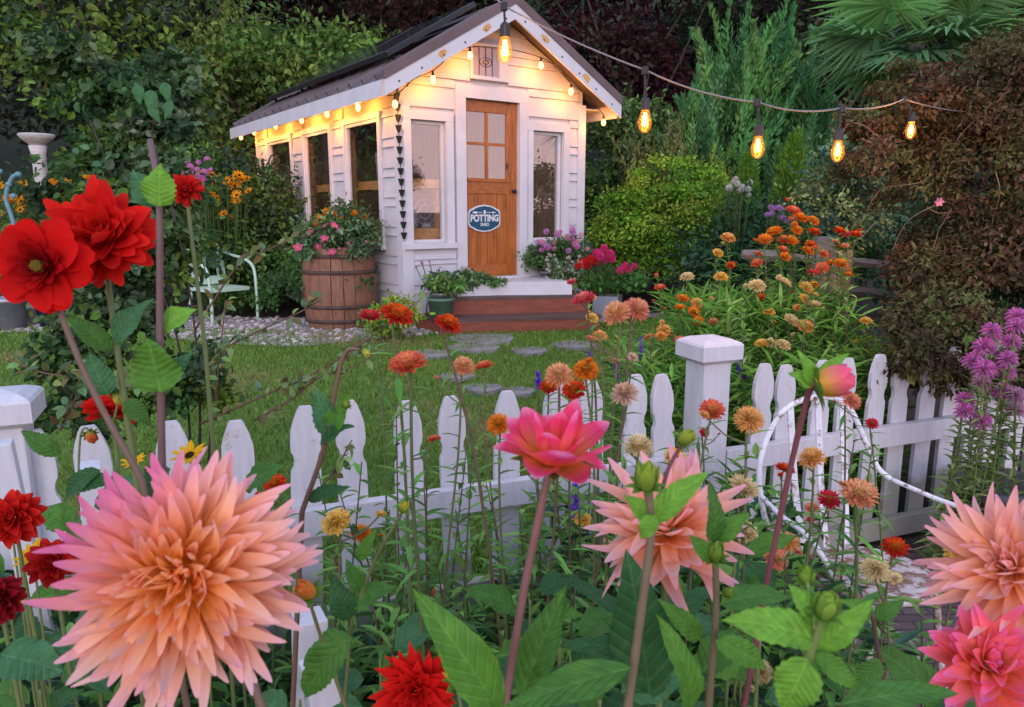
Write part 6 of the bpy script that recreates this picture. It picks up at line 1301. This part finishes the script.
leaf(t, (116, 345), (150, 298), .95, 34, 'teal', (-.2, -.9, .4)); leaf(t, (112, 350), (66, 315), .95, 26, 'mid'); leaf(t, (108, 395), (88, 352), .95, 34, 'teal', (.3, -.9, .3)); bd = at(118, 398, .97); bud(t, bd, .010, (.3, -.3, -.6), (.55, .5, .1), (.3, .4, .06)); stemto(t, [at(114, 420, .97), at(122, 385, .97), bd], .002, .0018, GRN)
leaf(t, (126, 400), (150, 425), .95, 24, 'mid'); leaf(t, (60, 455), (20, 430), 1.1, 24, 'mid'); leaf(t, (100, 470), (60, 500), 1.0, 26, 'dark')
t, p = dplant('dahlia', 'red dahlia seen from behind between brown stalks by the end post', 'dahlia', 112, 412, 1.05, .01)
dahlia_head(75, .040, .020, c_red, norm((.1, .35, .9)), p, 112, 'formal', inner=.3, pt=.25).build('flower_head', M_petal, t, True); sepals(t, p - [0, .012, .006], norm((.1, .35, .9)), .022); stemto(t, [gbase(t), p - [0, 0, .2], p], .0045, .0035, GRN); bd = at(91, 437, 1.03); bud(t, bd, .011, (.3, -.3, -.3), (.62, .10, .03), (.45, .42, .08)); stemto(t, [at(78, 500, 1.03), at(80, 440, 1.03), at(86, 428, 1.03), bd], .002, .002, GRN)
for px, py, Y, rpx_, dk, lab, n in ((14, 518, 1.1, 31, 1.0, 'scarlet spiky dahlia at the garden edge above yellow daisies', 70), (52, 562, 1.05, 27, .8, 'deep red dahlia half hidden by the huge peach one', 65), (0, 600, .95, 27, .42, 'dark maroon dahlia cut by the edge of the view', 65), (186, 190, 1.15, 18, .9, 'small red dahlia half behind the upright green leaf', 50)):
    t, p = dplant('dahlia', lab, 'dahlia', px, py, Y)
    dahlia_head(n, rpx_ * Y / FPX, .017 * rpx_ / 28, (lambda tt, az, rg, dk=dk: ((.42 * dk, .006, .008), (.62 * dk, .02 * dk, .014), (.68 * dk, .05 * dk, .03))), norm((.15, -.8, .55)), p, 112, 'formal', inner=.3, pt=.6).build('flower_head', M_petal, t, True); stemto(t, [gbase(t), p - [-.01, 0, .25], p], .0045, .0035, GRN)
# the tall budless stalk with upright leaves
t, p = dplant('dahlia_stalk', 'thick purple brown dahlia stalk with upright leaves beside the red dahlias', 'dahlia stalk', 159, 200, .82, .0)
stemto(t, [gbase(t), at(162, 470, .82), at(160, 330, .82), at(159, 203, .82), at(150, 140, .85)], .0060, .0040, (.14, .085, .08))
leaf(t, (160, 206), (160, 163), .80, 42, 'bright', (.05, -.95, .3), .04, .12, .07); leaf(t, (156, 206), (132, 170), .83, 34, 'teal', (.3, -.9, .3), .1); leaf(t, (160, 392), (148, 338), .80, 60, 'green', (.1, -.95, .3), -.05, .16, .05); leaf(t, (162, 330), (196, 308), .83, 32, 'bright', (0, -.8, .6)); leaf(t, (164, 392), (192, 350), .84, 28, 'teal')
leaf(t, (170, 470), (140, 500), .9, 40, 'dark')
# nodding bud over the lawn
t, p = dplant('dahlia_bud', 'nodding green dahlia bud on an arched brown stalk over the lawn', 'dahlia bud', 365, 352, .95, -.10, None)
stemto(t, [gbase(t), at(302, 512, .95), at(325, 445, .95), at(336, 385, .95), at(345, 353, .95), at(356, 349, .95), p], .0048, .0022, (.15, .09, .06)); bud(t, p, .0085, (.5, -.3, -.5), (.5, .5, .08), (.16, .26, .05))
leaf(t, (331, 436), (315, 388), .95, 30, 'teal', (.3, -.9, .2), .05, .5); leaf(t, (331, 436), (350, 392), .95, 26, 'green', (-.3, -.9, .2), .05, .5); leaf(t, (320, 445), (352, 424), .94, 30, 'dark', (0, -.4, .9)); leaf(t, (308, 500), (350, 486), .95, 20, 'dark'); bd = at(346, 404, .94); bud(t, bd, .007, (.2, -.4, .6), (.35, .45, .06), (.16, .3, .05))
# yellow pink bud on a maroon stalk before the chair
t, p = dplant('dahlia_bud', 'opening yellow and pink dahlia bud on a maroon stalk before the chair', 'dahlia bud', 831, 381, .80, -.03, None)
bud(t, p, .026, (.92, -.2, .22), (.80, .14, .24), (.80, .52, .06), openr=.08); stemto(t, [gbase(t), at(768, 575, .82), at(790, 470, .82), at(806, 402, .81), at(812, 386, .80), p - [.02, 0, .003]], .0045, .0045, MAR)
leaf(t, (812, 386), (800, 350), .8, 20, 'bright'); leaf(t, (815, 378), (850, 352), .8, 14, 'bright'); leaf(t, (812, 385), (790, 372), .8, 22, 'bright'); leaf(t, (720, 605), (792, 594), .74, 34, 'mid', (0, -.5, .85)); leaf(t, (775, 585), (745, 560), .85, 26, 'dark')
# green budded stalks in the middle
t, p = dplant('dahlia_bud', 'fat green dahlia bud on a pale brown stalk in front of the blush dahlia', 'dahlia bud', 646, 477, .62, -.01, None)
bud(t, p, .0155, (0, -.2, 1), (.30, .42, .05), (.20, .34, .05)); stemto(t, [gbase(t), at(628, 705, .62), at(640, 620, .62), at(651, 530, .62), p], .0055, .0048, (.17, .13, .08)); leaf(t, (650, 522), (708, 470), .62, 34, 'bright', (0, -.7, .7)); leaf(t, (650, 520), (625, 495), .62, 26, 'bright'); leaf(t, (655, 515), (640, 540), .6, 24, 'bright')
bd = at(686, 438, .64); bud(t, bd, .010, (.5, -.3, .5), (.35, .42, .05), (.22, .32, .05)); stemto(t, [at(655, 520, .63), at(668, 470, .64), bd], .0025, .0022, MAR)
t, p = dplant('dahlia_bud', 'green dahlia buds clustered on a stalk beside the blush dahlia', 'dahlia bud', 715, 552, .68, 0, None)
bud(t, p, .012, (-.1, -.3, 1), (.22, .36, .05), (.16, .30, .04)); stemto(t, [gbase(t), at(710, 690, .68), at(716, 610, .68), p], .005, .004, (.13, .11, .055)); bd = at(729, 592, .68); bud(t, bd, .007, (.3, -.4, .8), (.22, .36, .05), (.16, .30, .04)); leaf(t, (712, 545), (712, 482), .70, 26, 'mid', (.2, -.9, .2)); leaf(t, (716, 540), (748, 512), .70, 26, 'green'); leaf(t, (710, 560), (690, 535), .68, 24, 'green'); leaf(t, (700, 640), (660, 600), .74, 30, 'green'); leaf(t, (716, 640), (770, 668), .66, 34, 'green')
t, p = dplant('dahlia_bud', 'very near bright green dahlia bud with fresh leaves, out of focus', 'dahlia bud', 826, 606, .46, 0, None)
bud(t, p, .0115, (.1, -.3, 1), (.26, .42, .06), (.20, .36, .05)); stemto(t, [gbase(t), at(790, 700, .46), at(815, 640, .46), p], .0045, .0035, (.14, .2, .05)); leaf(t, (815, 640), (722, 618), .46, 54, 'bright', (.1, -.6, .8), .1); leaf(t, (815, 650), (875, 600), .47, 34, 'bright'); leaf(t, (808, 660), (782, 712), .45, 60, 'bright', (-.3, -.8, .5)); leaf(t, (820, 625), (790, 585), .47, 36, 'bright'); leaf(t, (812, 655), (862, 690), .46, 30, 'green')
bd = at(806, 575, .48); bud(t, bd, .008, (-.2, -.3, 1), (.22, .38, .05), (.18, .32, .05)); stemto(t, [at(815, 630, .46), bd], .002, .002, (.14, .2, .05))
t, p = dplant('dahlia_bud', 'red and yellow dahlia bud beside the huge peach dahlia', 'dahlia bud', 306, 590, .85, .02, None)
bud(t, p, .0165, (-.3, -.5, .7), (.72, .22, .05), (.70, .45, .06)); stemto(t, [gbase(t), at(345, 705, .86), at(322, 640, .86), p], .0032, .003, (.15, .14, .05))
t, p = dplant('dahlia_bud', 'small yellow dahlia bud above the white rail among dark leaves', 'dahlia bud', 404, 507, 1.1, 0, None)
bud(t, p, .0105, (.3, -.3, .8), (.60, .52, .06), (.35, .42, .05)); stemto(t, [gbase(t), at(352, 620, 1.1), at(375, 560, 1.1), at(398, 520, 1.1), p], .0035, .003, (.13, .14, .05)); leaf(t, (362, 590), (346, 560), 1.1, 22, 'mid'); leaf(t, (352, 605), (394, 585), 1.1, 36, 'mid', (0, -.6, .8)); leaf(t, (350, 620), (332, 575), 1.1, 34, 'dark'); leaf(t, (360, 560), (375, 530), 1.1, 18, 'green'); leaf(t, (352, 640), (300, 665), 1.05, 44, 'mid', (0, -.6, .8))
# brown stalk low by the chair
t, p = dplant('dahlia_stalk', 'short dark brown dahlia stalk with leaves in front of the brick paving', 'dahlia stalk', 872, 612, .72, 0, None)
stemto(t, [gbase(t), at(884, 690, .72), p], .004, .003, (.08, .05, .04)); leaf(t, (872, 615), (842, 600), .72, 24, 'green'); leaf(t, (874, 618), (905, 600), .72, 22, 'mid'); leaf(t, (880, 660), (850, 690), .7, 30, 'mid')
# yellow daisies low at the edge
for px, py, w, Y, lab in ((33, 556, 40, 1.15, 'yellow daisy with dark eye below the scarlet dahlia'), (12, 532, 34, 1.2, 'yellow daisy tucked under the scarlet dahlia'), (190, 456, 38, 1.15, 'golden daisy rising behind the top of the huge peach dahlia'), (134, 462, 26, 1.2, 'small golden daisy between brown stalks above the huge peach dahlia'), (10, 608, 34, 1.0, 'yellow daisy below the dark maroon dahlia')):
    p = at(px, py, Y); t = thing('coneflower', lab, 'daisy', (p[0], p[1] + .02, 0), 'yellow daisies near the dahlias'); inst('flower', FM_['yellow'], t, p, axis_frame((0, 0, 0), norm((R.normal() * .2, -.5, 1)), 0), w * Y / FPX / 2); stemto(t, [gbase(t), p - [0, 0, .3], p], .003, .0022, GRN)
# low dahlia foliage along the front edge, each plant a thing
FOL = 'leafy dahlia plant without flowers at the front of the bed'
for px, py, Y in ((470, 690, .95), (560, 640, 1.0), (600, 700, .9), (690, 690, .95), (760, 640, 1.05), (300, 700, 1.1), (120, 690, 1.0), (40, 690, 1.05), (380, 660, 1.2), (530, 600, 1.3), (230, 500, 1.4), (80, 520, 1.3), (20, 560, 1.3), (650, 640, 1.15), (735, 560, 1.35), (960, 700, 1.0)):
    p = at(px, py, Y); t = thing('dahlia_plant', FOL, 'dahlia plant', (p[0], p[1], 0), 'leafy dahlia plants'); stemto(t, [gbase(t), p - [0, 0, .1], p], .0045, .003, GRN)
    for k in range(7):
        a = k * 2.4 + R.random(); h = np.array([math.cos(a), math.sin(a) * .7, .25 + .3 * R.normal()]); A = p - np.array([0, 0, 1]) * .035 * k; b = MB(); L = .10 + .05 * R.random()
        bigleaf(b, A + h * .03, A + h * L, .05 + .02 * R.random(), np.array([0, -.5, .9]) + .2 * R.normal(size=3), np.array(LG[['green', 'dark', 'mid', 'teal'][R.integers(0, 4)]]) * 1.25, .12, .15, .05, 10); b.build('leaf', M_leafb, t, True)
# climbing rose at the garden edge, its canes arching over the lawn
t = thing('climbing_rose', 'tall climbing rose with dark stems and grey green leaves at the fence end', 'rose', (*at(150, 300, 2.75)[:2], 0)); g0_ = np.array([t.location[0], t.location[1], 0])
b = MB(); crown(b, [(at(120, 330, 2.8), (.20, .18, .34)), (at(150, 270, 2.85), (.19, .2, .28)), (at(140, 200, 2.9), (.20, .2, .22)), (at(160, 130, 3.0), (.13, .14, .18)), (at(105, 165, 3.0), (.17, .16, .18)), (at(110, 110, 3.1), (.2, .18, .17)), (at(175, 95, 3.05), (.15, .14, .16)), (at(70, 70, 3.2), (.18, .16, .14)), (at(55, 205, 3.0), (.10, .10, .10)), (at(70, 370, 2.6), (.14, .1, .16)), (at(80, 420, 2.6), (.2, .12, .14)), (at(185, 400, 2.75), (.14, .12, .22))], 14000, .034, [(.022, .05, .018), (.034, .07, .024), (.018, .038, .016), (.05, .085, .04), (.05, .09, .016)], 330, aspect=.72, cs=.22, shell=.4); b.build('leaves', M_leaf, t)
for pts in ([(196, 540), (200, 430), (196, 340), (180, 240), (150, 130)], [(185, 540), (190, 440), (175, 330), (130, 220), (90, 120)], [(205, 540), (208, 470), (212, 400), (207, 340)]):
    stemto(t, [at(*q, 2.75) for q in pts], .008, .003, (.045, .03, .025), 'cane')
def cane(pts, Y, nl):
    c = curve([at(*q, Y) for q in pts], 24); b = MB(); b.tube(c, np.linspace(.0045, .002, len(c)), 5, (.13, .07, .05)); b.build('cane', M_stem, t, True); b = MB(); i = R.integers(2, len(c), nl); D = rnd_unit(nl) + [0, -.3, .2]
    leafset(b, c[i] + .008 * R.normal(size=(nl, 3)), D, np.array([0, -.6, .8]) + .5 * rnd_unit(nl), .035 + .02 * R.random(nl), .024, pick([(.06, .10, .05), (.10, .15, .05), (.14, .13, .05)], nl, .2)); b.build('leaves', M_leaf, t)
cane([(200, 424), (265, 395), (320, 370), (372, 336), (420, 300)], 2.6, 46); cane([(255, 420), (290, 400), (318, 378), (345, 370), (380, 352)], 2.6, 26); cane([(195, 330), (240, 262), (262, 252), (290, 240)], 2.7, 30); cane([(205, 360), (240, 340), (300, 312), (320, 300)], 2.7, 30); cane([(310, 500), (335, 470), (352, 440)], 2.2, 14); cane([(10, 360), (40, 372), (90, 380), (150, 390)], 2.3, 30); cane([(60, 430), (75, 400), (96, 370)], 2.0, 26); cane([(215, 420), (218, 370), (226, 300)], 2.7, 30)
for px, py, r_, lab in ((150, 98, 20, ''), (138, 92, 16, ''), (164, 90, 16, ''), (172, 108, 14, ''), (150, 112, 14, '')):
    leaf(t, (px, py - 8), (px + R.normal() * 5, py + r_ * .8), 2.2, r_ * .8, 'teal', (0, -.9, .3), .05, .1, .02)
